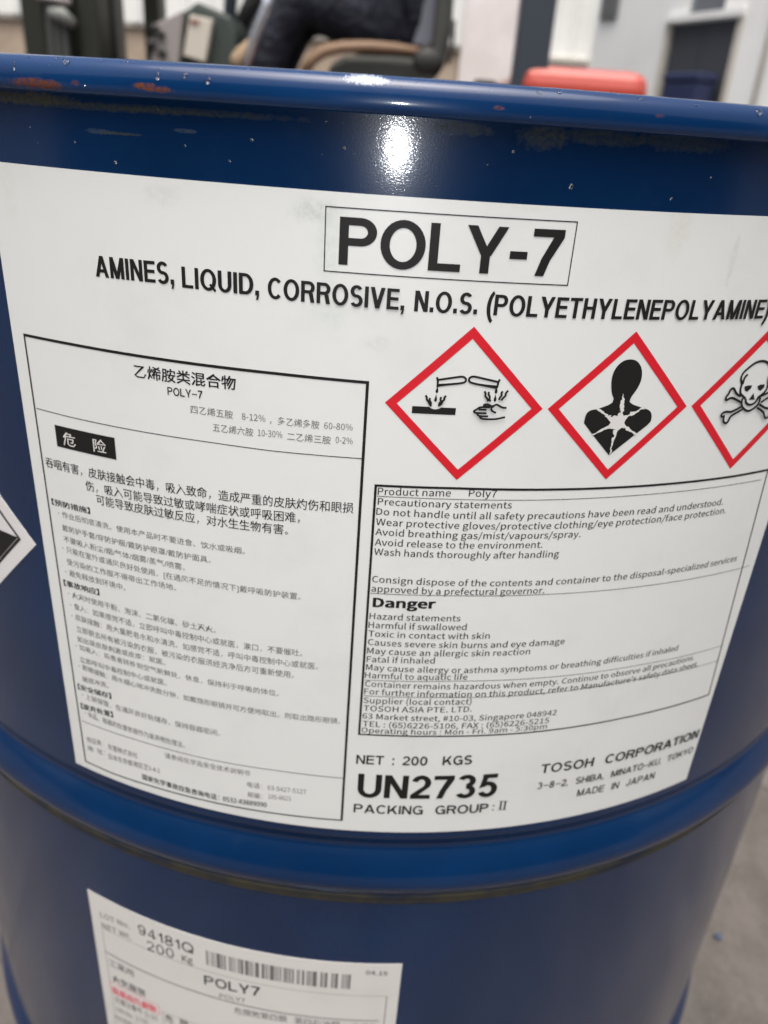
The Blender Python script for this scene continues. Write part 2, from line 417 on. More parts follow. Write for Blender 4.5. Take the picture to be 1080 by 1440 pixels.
# ------------------------------------------------------------------ lettering
FONT = None
JOBS = []
def T(txt, x0, y0, x1, y1, h, m=None, parent=None, rr=R, bold=0.0, cjk=False, name='text_line', slant=0.0, off=0.0):
    """baseline start and end as seen, h = cap height (or character height) there"""
    JOBS.append((txt, x0, y0, x1, y1, h, m or M_black, parent or main, rr, bold, cjk, name, slant))

def crop(ox, oy, sc): return lambda x, y: (ox + x / sc, oy + y / sc)

def arc(cx, cy, rx, ry, a0, a1, tv, th, n=None):
    n = n or max(6, int(abs(a1 - a0) / 11)); out = []
    for i in range(n):
        q = []
        for a, ins in ((a0 + (a1 - a0) * i / n, 0), (a0 + (a1 - a0) * (i + 1) / n, 0), (a0 + (a1 - a0) * (i + 1) / n, 1), (a0 + (a1 - a0) * i / n, 1)):
            t = math.radians(a); q.append((cx + (rx - tv * ins) * cos(t), cy + (ry - th * ins) * sin(t)))
        out.append(q)
    return out
def glyph(ch, tv, th):
    """capital letters and figures drawn as bars, slants and arcs; returns polygons and width, cap height 1"""
    td = tv * 1.1; Q = 0.012
    V = lambda x, y0=0, y1=1: [(x, y0), (x + tv, y0), (x + tv, y1), (x, y1)]
    Hb = lambda y, x0, x1, t=th: [(x0, y), (x1, y), (x1, y + t), (x0, y + t)]
    D = lambda xb, yb, xt, yt, t=td: [(xb, yb), (xb + t, yb), (xt + t, yt), (xt, yt)]
    A = lambda *a: arc(*a, tv, th)
    if ch == 'P': return [V(0), Hb(1 - th, tv, .47), Hb(.41, tv, .47)] + A(.47, (.41 + 1) / 2, .36, (1 - .41) / 2, -90, 90), .83
    if ch == 'R': return [V(0), Hb(1 - th, tv, .50), Hb(.42, tv, .50)] + A(.50, .71, .36, .29, -90, 90) + [D(.86 - td, 0, .48, .45)], .87
    if ch == 'B': return [V(0), Hb(1 - th, tv, .48), Hb(.5 - th / 2, tv, .50), Hb(0, tv, .50)] + A(.46, .5 + (.5 - th / 2 + th) / 2 - th / 2 + .02, .34, .25 + th / 4, -90, 90) + A(.48, (.5 + th / 2) / 2, .38, (.5 + th / 2) / 2, -90, 90), .86
    if ch == 'O': return A(.5, .5, .5, .52, 0, 360), 1.0
    if ch == 'Q': return A(.5, .5, .5, .52, 0, 360) + [[(.55, .26), (.66, .34), (1.0, .04), (.90, -.06)]], 1.0
    if ch == '0': return A(.36, .5, .36, .51, 0, 360), .72
    if ch == '8': return A(.36, .745, .32, .265, 0, 360) + A(.36, .265, .36, .285, 0, 360), .72
    if ch == 'C': return A(.48, .5, .48, .52, 42, 318), .90
    if ch == 'G': return A(.49, .5, .49, .52, 42, 335) + [Hb(.50 - th / 2 - .02, .52, .93), V(.93 - tv, 0, .48)], .93
    if ch == 'D': return [V(0), Hb(1 - th, tv, .40), Hb(0, tv, .40)] + A(.40, .5, .48, .5, -90, 90), .88
    if ch == 'L': return [V(0), Hb(0, tv, .72)], .72
    if ch == 'E': return [V(0), Hb(0, tv, .76), Hb(.52 - th / 2, tv, .72), Hb(1 - th, tv, .76)], .76
    if ch == 'F': return [V(0), Hb(.48 - th / 2, tv, .64), Hb(1 - th, tv, .70)], .70
    if ch == 'T': return [Hb(1 - th, 0, .80), V(.40 - tv / 2, 0, 1 - th)], .80
    if ch == 'H': return [V(0), V(.83 - tv), Hb(.52 - th / 2, tv, .83 - tv)], .83
    if ch == 'I': return [V(0)], tv
    if ch == 'N': return [V(0), V(.84 - tv), D(.84 - td, 0, 0, 1)], .84
    if ch == 'M': return [V(0), V(1.0 - tv), D(.5 - td / 2, 0, 0, 1), D(.5 - td / 2, 0, 1.0 - td, 1)], 1.0
    if ch == 'A': return [D(0, 0, .49 - td / 2, 1), D(.98 - td, 0, .49 - td / 2, 1), Hb(.22, .20, .78)], .98
    if ch == 'V': return [D(.46 - td / 2, 0, 0, 1), D(.46 - td / 2, 0, .92 - td, 1)], .92
    if ch == 'Y': return [V(.46 - tv / 2, 0, .42), D(.46 - tv / 2, .38, 0, 1), D(.46 - tv / 2, .38, .92 - td, 1)], .92
    if ch == 'K': return [V(0), D(.10, .30, .84 - td * 1.15, 1, td * 1.15), D(.90 - td * 1.1, 0, .32, .62, td * 1.1)], .90
    if ch == 'U': return [V(0, .36, 1), V(.84 - tv, .36, 1)] + A(.42, .37, .42, .39, 180, 360), .84
    if ch == 'J': return [V(.62 - tv, .3, 1)] + A(.31, .31, .31, .33, 180, 360), .62
    if ch == 'S': return A(.40, .725, .38, .297, 28, 270) + A(.40, .283, .40, .303, 90, -152), .80
    if ch == '3': return A(.35, .735, .33, .283, 155, -90) + A(.35, .285, .36, .302, 90, -155), .71
    if ch == '5': return A(.34, .33, .36, .35, 140, -155) + [Hb(1 - th, .12, .66), [(.03, .40), (.03 + tv * .9, .46), (.12 + tv * .9, 1 - th), (.12, 1 - th)]], .70
    if ch == '2': return A(.35, .68, .35, .34, 165, 0) + [[(.70, .68), (.70 - tv, .68), (.66 - tv, .56), (.67, .54)], [(.67, .54), (.66 - tv, .56), (.0, th), (.0 + tv * 1.35, th)], Hb(0, 0, .70), [(0, th), (0, th + .02), (.2, th + .02), (.2, th)]], .70
    if ch == '7': return [Hb(1 - th, 0, .72), [(.14, 0), (.14 + tv * 1.02, 0), (.25 + tv, .34), (.25, .37)], [(.25, .37), (.25 + tv, .34), (.72, 1 - th), (.72 - tv * 1.2, 1 - th)]], .72
    if ch == '1': return [V(.24), [(.0, .70), (.0, .70 + th * .8), (.24, .86), (.24, .70)], [(.0, .70 + th * .8), (.14, .80), (.24, 1), (.24, .70)]], .24 + tv
    if ch == '4': return [V(.42, 0, 1), Hb(.21, 0, .74), [(0, .21 + th), (tv * .8, .21 + th), (.42, .88), (.42, 1), (.42, 1)][:4]], .74
    if ch == '9': return A(.35, .68, .35, .34, 0, 360) + A(.35, .5, .36, .51, 0, -65) + A(.35, .5, .36, .51, -65, -150), .71
    if ch == '6': return A(.35, .33, .35, .34, 0, 360) + A(.35, .5, .36, .51, 180, 40), .71
    if ch == '-': return [Hb(.34, 0, .40)], .40
    if ch == '_': return [Hb(.40, 0, .80, th * .8)], .80
    if ch == '.': return [Hb(0, 0, tv, tv)], tv
    if ch == ',': return [Hb(0, 0, tv, tv), [(tv * .45, 0), (tv, 0), (tv * .75, -tv * .8), (tv * .15, -tv * .9)]], tv
    if ch == ':': return [Hb(.02, 0, tv, tv), Hb(.58, 0, tv, tv)], tv
    if ch == '(': return A(.62, .38, .62, .88, 118, 242)[:], .34
    if ch == ')': return [[(.34 - x, y) for x, y in p] for p in A(.62, .38, .62, .88, 118, 242)], .34
    if ch == '|': return [V(0)] + [Hb(0, -.12, tv + .12, .05), Hb(.95, -.12, tv + .12, .05)], tv
    return [], .22
def G(txt, x0, y0, x1, y1, h, tv=.20, th=.16, m=None, parent=None, rr=R, name='text_line', gap=.10, flat=False):
    m = m or M_black; parent = parent or main
    s0, z0 = lab(x0, y0, rr); s1, z1 = lab(x1, y1, rr)
    k = lab(x0, y0 - h, rr)[1] - z0
    if flat: z0 = z1 = (z0 + z1) / 2
    x = 0; ps = []
    for i, ch in enumerate(txt):
        pl, w_ = glyph(ch, tv, th)
        ps += [[(px + x, py) for px, py in p] for p in pl]; x += w_ + gap
        if ch == ' ': x += .0
    a = min(px for p in ps for px, py in p); b = max(px for p in ps for px, py in p)
    out = []
    for p in ps:
        out.append([(s0 + (s1 - s0) * (px - a) / (b - a), z0 + (z1 - z0) * (px - a) / (b - a) + py * k) for px, py in p])
    printed(name, out, m, parent, rr=rr)

# headline
G('POLY-7', 476, 371.5, 785, 389, 67.5, .205, .165, name='product_name', gap=.085)
for wd, xa, ya, xb, yb in (('AMINES,', 136, 388.5, 246, 400), ('LIQUID,', 257, 404, 365, 415.5), ('CORROSIVE,', 377, 419, 568, 436),
                           ('N.O.S.', 582, 437.5, 670, 441.5), ('(POLYETHYLENEPOLYAMINE)', 683, 442.5, 1077, 447)):
    G(wd, xa, ya, xb, yb, 29.5, .235, .155, name='hazard_class_text', gap=.11)
# safety statements
EL = [('Product name', 531, 695, 633.5, 697.5, 10), ('Poly7', 658.7, 697.5, 697.6, 698.7, 10), ('Precautionary statements', 531, 709, 719, 714.2, 9.5),
      ('Do not handle until all safety precautions have been read and understood.', 529, 723, 1015, 709, 9.5),
      ('Wear protective gloves/protective clothing/eye protection/face protection.', 528.5, 737.5, 1019, 721, 9.5),
      ('Avoid breathing gas/mist/vapours/spray.', 527.7, 751.5, 815.5, 754.5, 9.3), ('Avoid release to the environment.', 527, 766, 762, 769.5, 9.3),
      ('Wash hands thoroughly after handling', 526, 779.4, 785, 782.5, 9.3),
      ('Consign dispose of the contents and container to the disposal-specialized services', 523, 817.8, 1034.4, 788, 9),
      ('approved by a prefectural governor.', 522, 831, 764.5, 833.6, 9),
      ('Hazard statements', 519.5, 869.5, 647, 873, 8.6), ('Harmful if swallowed', 518, 882, 655.5, 885.2, 8.6), ('Toxic in contact with skin', 518, 894, 688, 897.3, 8.4),
      ('Causes severe skin burns and eye damage', 517, 906, 793, 904.7, 8.4), ('May cause an allergic skin reaction', 516, 918, 744.5, 919.2, 8.4),
      ('Fatal if inhaled', 515.5, 930, 611, 932.3, 8.2), ('May cause allergy or asthma symptoms or breathing difficulties if inhaled', 514.5, 941, 951.7, 913.8, 8.2),
      ('Harmful to aquatic life', 513, 952.3, 656.7, 955, 8), ('Container remains hazardous when empty. Continue to observe all precautions.', 513, 964.3, 974.7, 926.9, 8),
      ("For further information on this product, refer to Manufacture's safety data sheet.", 512, 975, 980, 936, 8),
      ('Supplier (local contact)', 511, 987.5, 662.5, 989.5, 8), ('TOSOH ASIA PTE. LTD.', 511, 998.7, 663, 1000, 7.8),
      ('63 Market street, #10-03, Singapore 048942', 509.5, 1009.3, 781.7, 1004.5, 7.6), ('TEL : (65)6226-5106, FAX : (65)6226-5215', 510, 1020.3, 771, 1015.6, 7.6),
      ('Operating hours : Mon - Fri. 9am - 5:30pm', 508, 1029, 768, 1023.5, 7)]
for e in EL: T(*e, m=M_grey, bold=0.006)
T('Danger', 523.8, 852.8, 612, 855.2, 13.2, bold=0.045)
G('NET  :  200    KGS', 500.7, 1073, 662.8, 1073, 12.5, .18, .16, gap=.12)
G('UN2735', 502, 1119.3, 696.5, 1118, 32.5, .215, .175, gap=.10)
G('PACKING   GROUP', 497, 1141.3, 685.3, 1139.8, 12.0, .18, .155, gap=.12)
G(':', 691.6, 1139.0, 693.8, 1139.0, 10.5, .16, .14)
G('||', 699.5, 1138.3, 711.5, 1138.0, 12.5, .15, .1, gap=.22)
G('TOSOH   CORPORATION', 759, 1086.9, 979, 1035.2, 12.3, .19, .165, gap=.12)
G('3_8_2,   SHIBA,   MINATO_KU,   TOKYO', 754.5, 1108.8, 971.5, 1055.9, 8.8, .16, .145, gap=.13)
G('MADE   IN   JAPAN', 810, 1119.3, 918.3, 1093.5, 9.2, .17, .15, gap=.13)
# Chinese notice
T('乙烯胺类混合物', 190, 530.5, 332.5, 548.5, 18, bold=0.012, cjk=True)
G('POLY_7', 236.5, 554.6, 285.5, 560.3, 11, .17, .15, gap=.12)
CL = [('四乙烯五胺', 269, 580.5, 328, 589, 11), ('多乙烯多胺', 391, 597, 449, 603, 11), ('五乙烯六胺', 300, 606, 356.5, 613.5, 11), ('二乙烯三胺', 404, 618.5, 465, 624.5, 11),
      ('吞咽有害，皮肤接触会中毒，吸入致命，造成严重的皮肤灼伤和眼损', 66, 656, 497, 721.5, 13.2),
      ('伤，吸入可能导致过敏或哮喘症状或呼吸困难，', 122, 689, 422, 735, 13.2),
      ('可能导致皮肤过敏反应，对水生生物有害。', 137, 708.5, 405.5, 752, 13.2)]
for t_, a, b, c, d, h in CL:
    big = h > 12
    T(t_, a, b, c, d, h, m=M_grey if big else M_soft, cjk=True, bold=0.004 if big else -0.006)
for t_, a, b, c, d in (('8-12%  ,', 340.5, 589.3, 382, 593.5), ('60-80%', 455.7, 602.2, 496, 605), ('10-30%', 363, 612.3, 397.5, 615.3), ('0-2%', 472, 622.3, 496, 624.3)):
    T(t_, a, b, c, d, 9.0, m=M_soft)
SL = [('【预防措施】', 74, 709, 128, 722.5, 1), ('・作业后彻底清洗。使用本产品时不要进食、饮水或吸烟。', 83, 725.5, 345, 779, 0), ('戴防护手套/穿防护服/戴防护眼罩/戴防护面具。', 89, 745.5, 297, 791.5, 0),
      ('不要吸入粉尘/烟/气体/烟雾/蒸气/喷雾。', 91, 761.5, 261, 802, 0), ('・只能在室外或通风良好处使用。[在通风不足的情况下]戴呼吸防护装置。', 89, 774.5, 423, 843, 0),
      ('受污染的工作服不得带出工作场地。', 95.6, 793.5, 248.5, 830.5, 0), ('・避免释放到环境中。', 93, 807.5, 177.5, 830.5, 0), ('【事故响应】', 91, 823, 141, 837, 1),
      ('・火灾时使用干粉、泡沫、二氧化碳、砂土灭火。', 97.5, 838.5, 304, 890, 0), ('・食入：如果感觉不适，立即呼叫中毒控制中心或就医，漱口，不要催吐。', 100, 854.5, 425.5, 922.5, 0),
      ('・皮肤接触：用大量肥皂水和水清洗。如感觉不适，呼叫中毒控制中心或就医。', 101.8, 869.4, 447.5, 941, 0), ('立即脱去所有被污染的衣服，被污染的衣服须经洗净后方可重新使用。', 109, 887.5, 413.5, 953, 0),
      ('如出现皮肤刺激或皮疹：就医。', 110, 901.3, 233.5, 935, 0), ('・如吸入：将患者转移到空气新鲜处，休息，保持利于呼吸的体位。', 107.8, 911.3, 392.5, 978.5, 0),
      ('立即呼叫中毒控制中心或就医。', 113.7, 930, 235.5, 963.7, 0), ('・眼睛接触：用水细心地冲洗数分钟，如戴隐形眼镜并可方便地取出，则取出隐形眼镜。', 112, 939.6, 478.5, 1017.5, 0),
      ('继续冲洗。', 117, 957.7, 154, 967.5, 0), ('【安全储存】', 110.6, 968.4, 157.6, 982.4, 1), ('・上锁保管，在通风良好处储存。保持容器密闭。', 116.4, 980.4, 310, 1034.7, 0),
      ('【废弃处置】', 115, 995.6, 160, 1008.4, 1), ('・本品、容器的处置依据作为废弃物处理法。', 120.5, 1005.8, 260.5, 1051.4, 0),
      ('供应商：', 123.6, 1043, 146, 1049, 0), ('东曹株式会社', 153, 1053, 194.5, 1066, 0), ('地  址：', 124.6, 1055, 149, 1062, 0), ('日本东京都港区芝3-8-2', 154, 1066.5, 226, 1087, 0),
      ('请参阅化学品安全技术说明书', 232.6, 1065, 352, 1091, 0), ('电话：', 348, 1106, 369, 1109, 0), ('邮编：', 349, 1120, 369, 1123, 0),
      ('国家化学事故应急咨询电话：', 201, 1095, 309, 1125, 1)]
for t_, a, b, c, d, bo in SL:
    T(t_, a, b, c, d, 8.3 if b < 900 else 7.4, m=M_grey if bo else M_soft, cjk=True, bold=0.014 if bo else -0.004)
T('03-5427-5127', 376.6, 1109.5, 430.6, 1115.8, 6, m=M_soft); T('105-8623', 377.6, 1122, 409, 1125.4, 6, m=M_soft)
T('0532-83889090', 314, 1125.5, 375.6, 1134.5, 6.6, m=M_grey, bold=0.02)
# black danger box with white characters
dz0, dz1 = lab(79.5, 597)[1] , lab(81.7, 627)[1]
ds0 = (lab(77.6, 597)[0] + lab(81.7, 627)[0]) / 2; ds1 = (lab(161.8, 615)[0] + lab(164.4, 646)[0]) / 2
dzt = (lab(77.6, 597)[1] + lab(161.8, 615)[1]) / 2; dzb = (lab(81.7, 627)[1] + lab(164.4, 646)[1]) / 2
printed('danger_box', [rect(ds0, ds1, dzb, dzt)], M_black, main)
T('危', 91, 625.5, 108.5, 629, 17.5, m=M_white, cjk=True, bold=0.006, name='danger_character')
T('险', 133, 634.5, 151, 638, 17.5, m=M_white, cjk=True, bold=0.006, name='danger_character')
# lot label
P2 = dict(parent=small, rr=R2)
T('LOT No.', 142.2, 1289, 183.3, 1305.4, 7, m=M_soft, bold=.006, **P2); G('94181Q', 195.6, 1311.5, 273, 1340, 12.5, .12, .11, m=M_grey, gap=.22, **P2)
T('NET Wt.', 144.4, 1303.5, 185.5, 1321, 7, m=M_soft, bold=.006, **P2); G('200', 208, 1334.5, 245.5, 1347, 12.5, .11, .10, m=M_grey, gap=.2, **P2); T('Kg', 256.7, 1351, 271.8, 1354.8, 9, m=M_grey, bold=.004, **P2)
G('POLY7', 287.8, 1383, 366, 1400, 12.5, .17, .15, m=M_grey, gap=.14, **P2); T('POLY7', 309, 1402, 345, 1409.5, 6, m=M_soft, bold=.006, **P2)
T('04.19', 514.5, 1369.6, 544.6, 1371, 6, m=M_grey, bold=.01, **P2)
T('工業用', 154.4, 1356.4, 189, 1373.8, 9, m=M_soft, cjk=True, **P2); T('火気厳禁', 160, 1379.5, 206, 1402.5, 9.5, m=M_soft, cjk=True, bold=.012, **P2)
T('医薬用外劇物', 160, 1396, 221, 1424.5, 9, m=M_rose, cjk=True, bold=.02, **P2)
T('危険物第四類', 330, 1424.5, 403.5, 1437, 9, m=M_soft, cjk=True, **P2); T('第四石油類', 414, 1438.5, 478, 1445, 9, m=M_soft, cjk=True, **P2); T('水溶性', 494, 1446, 530, 1448, 9, m=M_soft, cjk=True, **P2)
T('化審法番号', 163, 1408, 201, 1426.5, 8, m=M_soft, cjk=True, **P2); T('(2)-163', 204, 1428, 222, 1435, 7, m=M_soft, **P2); T('UN No. 2735', 165, 1421, 209, 1441, 6, m=M_soft, **P2)
T('危', 233.5, 1435.5, 245, 1440, 10, m=M_grey, cjk=True, **P2); T('険', 254, 1442, 266, 1446, 10, m=M_grey, cjk=True, **P2)
T('PACKING GROUP II', 163, 1432, 216, 1455, 6, m=M_soft, **P2)

def run_text():
    """Blender's own plain sans for the Latin lines where it is present, else the built-in one"""
    import os
    inter = None
    try:
        fp = os.path.join(bpy.utils.system_resource('DATAFILES', path='fonts'), 'Noto Sans CJK Regular.woff2')
        if os.path.exists(fp): inter = bpy.data.fonts.load(fp)
    except Exception: inter = None
    objs = []
    for (txt, x0, y0, x1, y1, h, m_, par, rr, bold, cjk, name, slant) in JOBS + [('H', 0, 0, 0, 0, 0, None, None, 0, 0, False, '', 0), ('国', 0, 0, 0, 0, 0, None, None, 0, 0, True, '', 0)]:
        cu = bpy.data.curves.new('t', 'FONT'); cu.body = txt; cu.size = 1.0; cu.resolution_u = 4 if h > 25 else (2 if not cjk else 1)
        if inter and not cjk: cu.font = inter
        o = bpy.data.objects.new('t', cu); COL.objects.link(o); objs.append(o)
    dg = bpy.context.evaluated_depsgraph_get(); dg.update()
    meshes = [bpy.data.meshes.new_from_object(o.evaluated_get(dg)) for o in objs]
    capH = max(v.co.y for v in meshes[-2].vertices)
    ys = [v.co.y for v in meshes[-1].vertices]; cjH, cjB = max(ys) - min(ys), min(ys)
    for me, job in zip(meshes, JOBS):
        txt, x0, y0, x1, y1, h, m_, par, rr, bold, cjk, name, slant = job
        s0, z0 = lab(x0, y0, rr); s1, z1 = lab(x1, y1, rr)
        ht = lab(x0, y0 - h, rr)[1] - z0
        bd = max(bold, 0) * (cjH if cjk else capH) / 0.8
        shifts = [(0, 0)] if bd == 0 else ([(-bd, 0), (bd, 0)] if bd < .012 else [(-bd, -bd * .6), (bd, -bd * .6), (-bd, bd * .6), (bd, bd * .6)])
        k = ht / ((cjH if cjk else capH) + 2 * bd * .6)
        xs = [v.co.x for v in me.vertices]; a, b = min(xs) - bd, max(xs) + bd
        base = (cjB if cjk else 0.0) - bd * .6
        rad = (INK if rr == R else INK2) + (0.00006 if m_ is M_white else 0)
        out = bmesh.new()
        for q, (sx, sy) in enumerate(shifts):
            bm = bmesh.new(); bm.from_mesh(me)
            bmesh.ops.remove_doubles(bm, verts=bm.verts, dist=1e-5)
            for v in bm.verts:
                x_ = v.co.x + sx; t = (x_ - a) / (b - a)
                v.co = Vector((s0 + (s1 - s0) * t, z0 + (z1 - z0) * t + (v.co.y + sy - base) * k, 0))
            if ht > 0.0028: cut(bm, 0.0025)
            mp = {v: out.verts.new(wrap(v.co.x, v.co.y, rad + q * 2e-6, rr)) for v in bm.verts}
            for f in bm.faces: out.faces.new([mp[v] for v in f.verts])
            bm.free()
        bm_obj(name, out, m_, par)
    for o in objs: bpy.data.objects.remove(o)
    for me in meshes: bpy.data.meshes.remove(me)
run_text()

# lot label rules and barcode
def seg(p, q, w, rr=R2):
    a, b = lab(*p, rr), lab(*q, rr); return a, b, w
def bars(segs, rr=R2):
    out = []
    for a, b, w in segs: out += ribbon([a, b], w)
    return out
zr = lab(147.8, 1336.7, R2)[1]; zr2 = lab(446, 1429.7, R2)[1]; zt_ = (zr + zr2) / 2
printed('rule_line', bars([(lab(147.8, 1336.7, R2), lab(532.6, 1434.5, R2), 0.0007)]), M_soft, small, rr=R2)
fz = (lab(143.3, 1300, R2)[1] + lab(340, 1379, R2)[1] + lab(544.6, 1401, R2)[1]) / 3
fs0, fs1 = lab(143.3, 1300, R2)[0], lab(543.5, 1410, R2)[0]
printed('frame_line', [rect(fs0, fs1, fz - .0001, fz + .0001), rect(fs0, fs0 + .0002, SZ1 + .01, fz - .0001), rect(fs1 - .0004, fs1, SZ1 + .01, fz - .0001)], M_soft, small, rr=R2)
# red box
q = [lab(154, 1376.7, R2), lab(225, 1414.5, R2), lab(225, 1428, R2), lab(156.3, 1389, R2)]
a0 = (q[0][0] + q[3][0]) / 2; a1 = (q[1][0] + q[2][0]) / 2; b1 = (q[0][1] + q[1][1]) / 2; b0 = (q[2][1] + q[3][1]) / 2
printed('red_box', frame(a0, a1, b0, b1, 0.0003), M_rose, small, rr=R2)
q = lab(229, 1421, R2); printed('warning_box', frame(q[0], q[0] + .022, q[1] - .014, q[1], 0.0002), M_soft, small, rr=R2)
bs0, bz1 = lab(289.6, 1335, R2); bs1, bz1b = lab(493.6, 1369.5, R2)
bz0 = (lab(289, 1354.4, R2)[1] + lab(492, 1390.5, R2)[1]) / 2; bz1 = (bz1 + bz1b) / 2
# widths of bars and gaps read off the photograph (fractions of the whole)
rd = [(38, 46), (52, 57), (74, 80), (88, 92), (97, 100), (112, 138), (144, 152), (158, 162), (168, 176), (197, 202), (207, 214), (222, 228), (238, 243), (258, 263), (268, 274), (280, 296),
      (308, 330), (336, 342), (348, 352), (357, 362), (376, 402), (420, 436), (442, 447), (455, 462), (474, 502), (508, 513), (520, 526), (534, 538), (544, 550), (565, 572), (577, 586), (592, 597), (604, 612), (622, 632),
      (652, 658), (664, 670), (686, 700), (716, 721), (727, 733), (739, 745), (754, 782), (806, 816), (822, 826), (834, 850), (876, 882), (888, 893), (900, 918), (944, 950), (958, 964), (974, 982), (988, 1000)]
printed('barcode', [rect(bs0 + (bs1 - bs0) * (a - 38) / 962, bs0 + (bs1 - bs0) * (b - 38) / 962, bz0, bz1) for a, b in rd], M_soft, small, rr=R2)

# ------------------------------------------------------------------ hazard diamonds
HWD, HIN = 0.0238, 0.0203
ZC = zz(-0.0728)
def diamond_ring(cx):
    o = [(cx + HWD, ZC), (cx, ZC + HWD), (cx - HWD, ZC), (cx, ZC - HWD)]
    i = [(cx + HIN, ZC), (cx, ZC + HIN), (cx - HIN, ZC), (cx, ZC - HIN)]
    return [[o[k], o[(k + 1) % 4], i[(k + 1) % 4], i[k]] for k in range(4)]
for cx in (0.0242, 0.0734, 0.1228):
    printed('red_diamond', diamond_ring(cx), M_red, main)

def conv(f, pts): return [lab(*f(*p)) for p in pts]
W1 = 0.00062
f1 = crop(570, 510, 6.75)
fills = [[(65, 408), (225, 415), (240, 428), (262, 437), (290, 440), (318, 434), (340, 422), (480, 428), (472, 494), (60, 475)],
         [(310, 198), (420, 192), (530, 184), (530, 192), (400, 205), (310, 222)],
         [(640, 187), (760, 203), (868, 213), (862, 240), (740, 214)],
         [(303, 222), (312, 255), (310, 278), (297, 287), (285, 272), (292, 250)], [(293, 296), (300, 340), (297, 360), (285, 368), (273, 360), (275, 342)],
         [(862, 232), (873, 262), (869, 284), (857, 292), (845, 280), (850, 255)], [(852, 296), (863, 338), (859, 360), (847, 368), (835, 358), (840, 335)]]
lines = [[(298, 135), (308, 160), (306, 205), (303, 230)], [(308, 160), (400, 147), (500, 132), (545, 128), (575, 146), (573, 174), (545, 190), (400, 203), (310, 215)],
         [(895, 155), (880, 180), (873, 215), (862, 238)], [(880, 180), (760, 152), (660, 128), (625, 128), (600, 148), (604, 178), (640, 192), (760, 215), (862, 235)],
         [(190, 305), (205, 325), (200, 345), (222, 365), (225, 385), (245, 408)], [(235, 330), (225, 350), (243, 372), (240, 395)],
         [(385, 308), (365, 330), (370, 345), (345, 365), (345, 385), (310, 405)], [(338, 320), (330, 345), (340, 360), (318, 380), (322, 398)],
         [(748, 265), (760, 290), (752, 310), (775, 335), (780, 362)], [(790, 270), (785, 295), (800, 320), (792, 340), (805, 362)],
         [(920, 265), (905, 285), (912, 305), (890, 325), (885, 348)], [(972, 258), (945, 285), (948, 305), (920, 330), (905, 352)],
         [(955, 422), (915, 420), (885, 403), (860, 388), (840, 400), (815, 408), (790, 392), (765, 386), (738, 392), (745, 406), (800, 410), (830, 408)],
         [(835, 405), (808, 420), (815, 450), (855, 468)], [(800, 415), (700, 413), (680, 432), (645, 448), (648, 464), (680, 470), (765, 472)],
         [(690, 435), (765, 438)], [(672, 470), (686, 492), (705, 500), (780, 500)], [(700, 500), (708, 518), (740, 527), (850, 528), (900, 516), (940, 508)]]
polys = [conv(f1, p) for p in fills]
for l in lines: polys += ribbon(smoothpts(conv(f1, l), 2), W1)
printed('corrosion_symbol', polys, M_black, main)

f2 = crop(810, 490, 9)
body = [(470, 630), (445, 560), (438, 450), (450, 350), (485, 260), (545, 185), (615, 142), (700, 132), (770, 155), (815, 215), (832, 300), (822, 390), (785, 480), (730, 560), (685, 620), (668, 690), (860, 755), (920, 775), (950, 820), (950, 880), (930, 940), (760, 1070), (425, 1335), (410, 1348), (410, 1348), (400, 1335), (210, 1095), (95, 940), (95, 940), (105, 880), (130, 810), (180, 775), (260, 765), (450, 695)]
printed('torso_symbol', [conv(f2, smoothpts(body + [body[0]], 1)[:-1])], M_black, main)
cr = [([(588, 565), (592, 620), (580, 680), (575, 740), (560, 800), (550, 860)], [4, 28, 50, 48, 64, 100]),
      ([(255, 750), (300, 785), (340, 815), (380, 840), (430, 880)], [26, 22, 36, 40, 60]), ([(850, 745), (790, 775), (740, 805), (690, 825), (640, 850), (590, 880)], [30, 22, 30, 50, 44, 60]),
      ([(205, 1088), (260, 1060), (320, 1030), (370, 1000), (420, 980)], [18, 16, 30, 46, 60]), ([(760, 1080), (700, 1045), (650, 1015), (610, 985), (570, 965)], [26, 22, 40, 40, 60]),
      ([(420, 1338), (430, 1280), (445, 1220), (460, 1150), (485, 1090), (490, 1020)], [16, 20, 18, 30, 50, 60])]
rn = random.Random(3)
wh = []
for pts, ws in cr:
    dense, dw = [], []
    for i in range(len(pts) - 1):
        for k in range(3):
            t = k / 3; dense.append((pts[i][0] * (1 - t) + pts[i + 1][0] * t + rn.uniform(-9, 9), pts[i][1] * (1 - t) + pts[i + 1][1] * t + rn.uniform(-5, 5))); dw.append((ws[i] * (1 - t) + ws[i + 1] * t) * rn.uniform(0.5, 1.5))
    dense.append(pts[-1]); dw.append(ws[-1])
    wh += ribbon(conv(f2, dense), [x * 2.2e-5 for x in dw])
ctr = [(410, 835), (440, 870), (470, 840), (520, 850), (560, 840), (600, 850), (625, 880), (600, 930), (620, 985), (560, 1000), (525, 1030), (480, 1015), (430, 1010), (405, 960), (430, 930), (405, 900)]
wh.append(conv(f2, ctr))
printed('crack_symbol', wh, M_white, main, rad=INK + 0.00006)
printed('crack_speck', [conv(f2, [(x - a, y), (x, y - b), (x + a, y), (x, y + b)]) for x, y, a, b in ((440, 852, 14, 10), (437, 905, 16, 12), (583, 878, 18, 12), (480, 985, 12, 10), (548, 790, 12, 22), (485, 1085, 12, 22), (590, 975, 14, 10))], M_black, main, rad=INK + 0.00012)

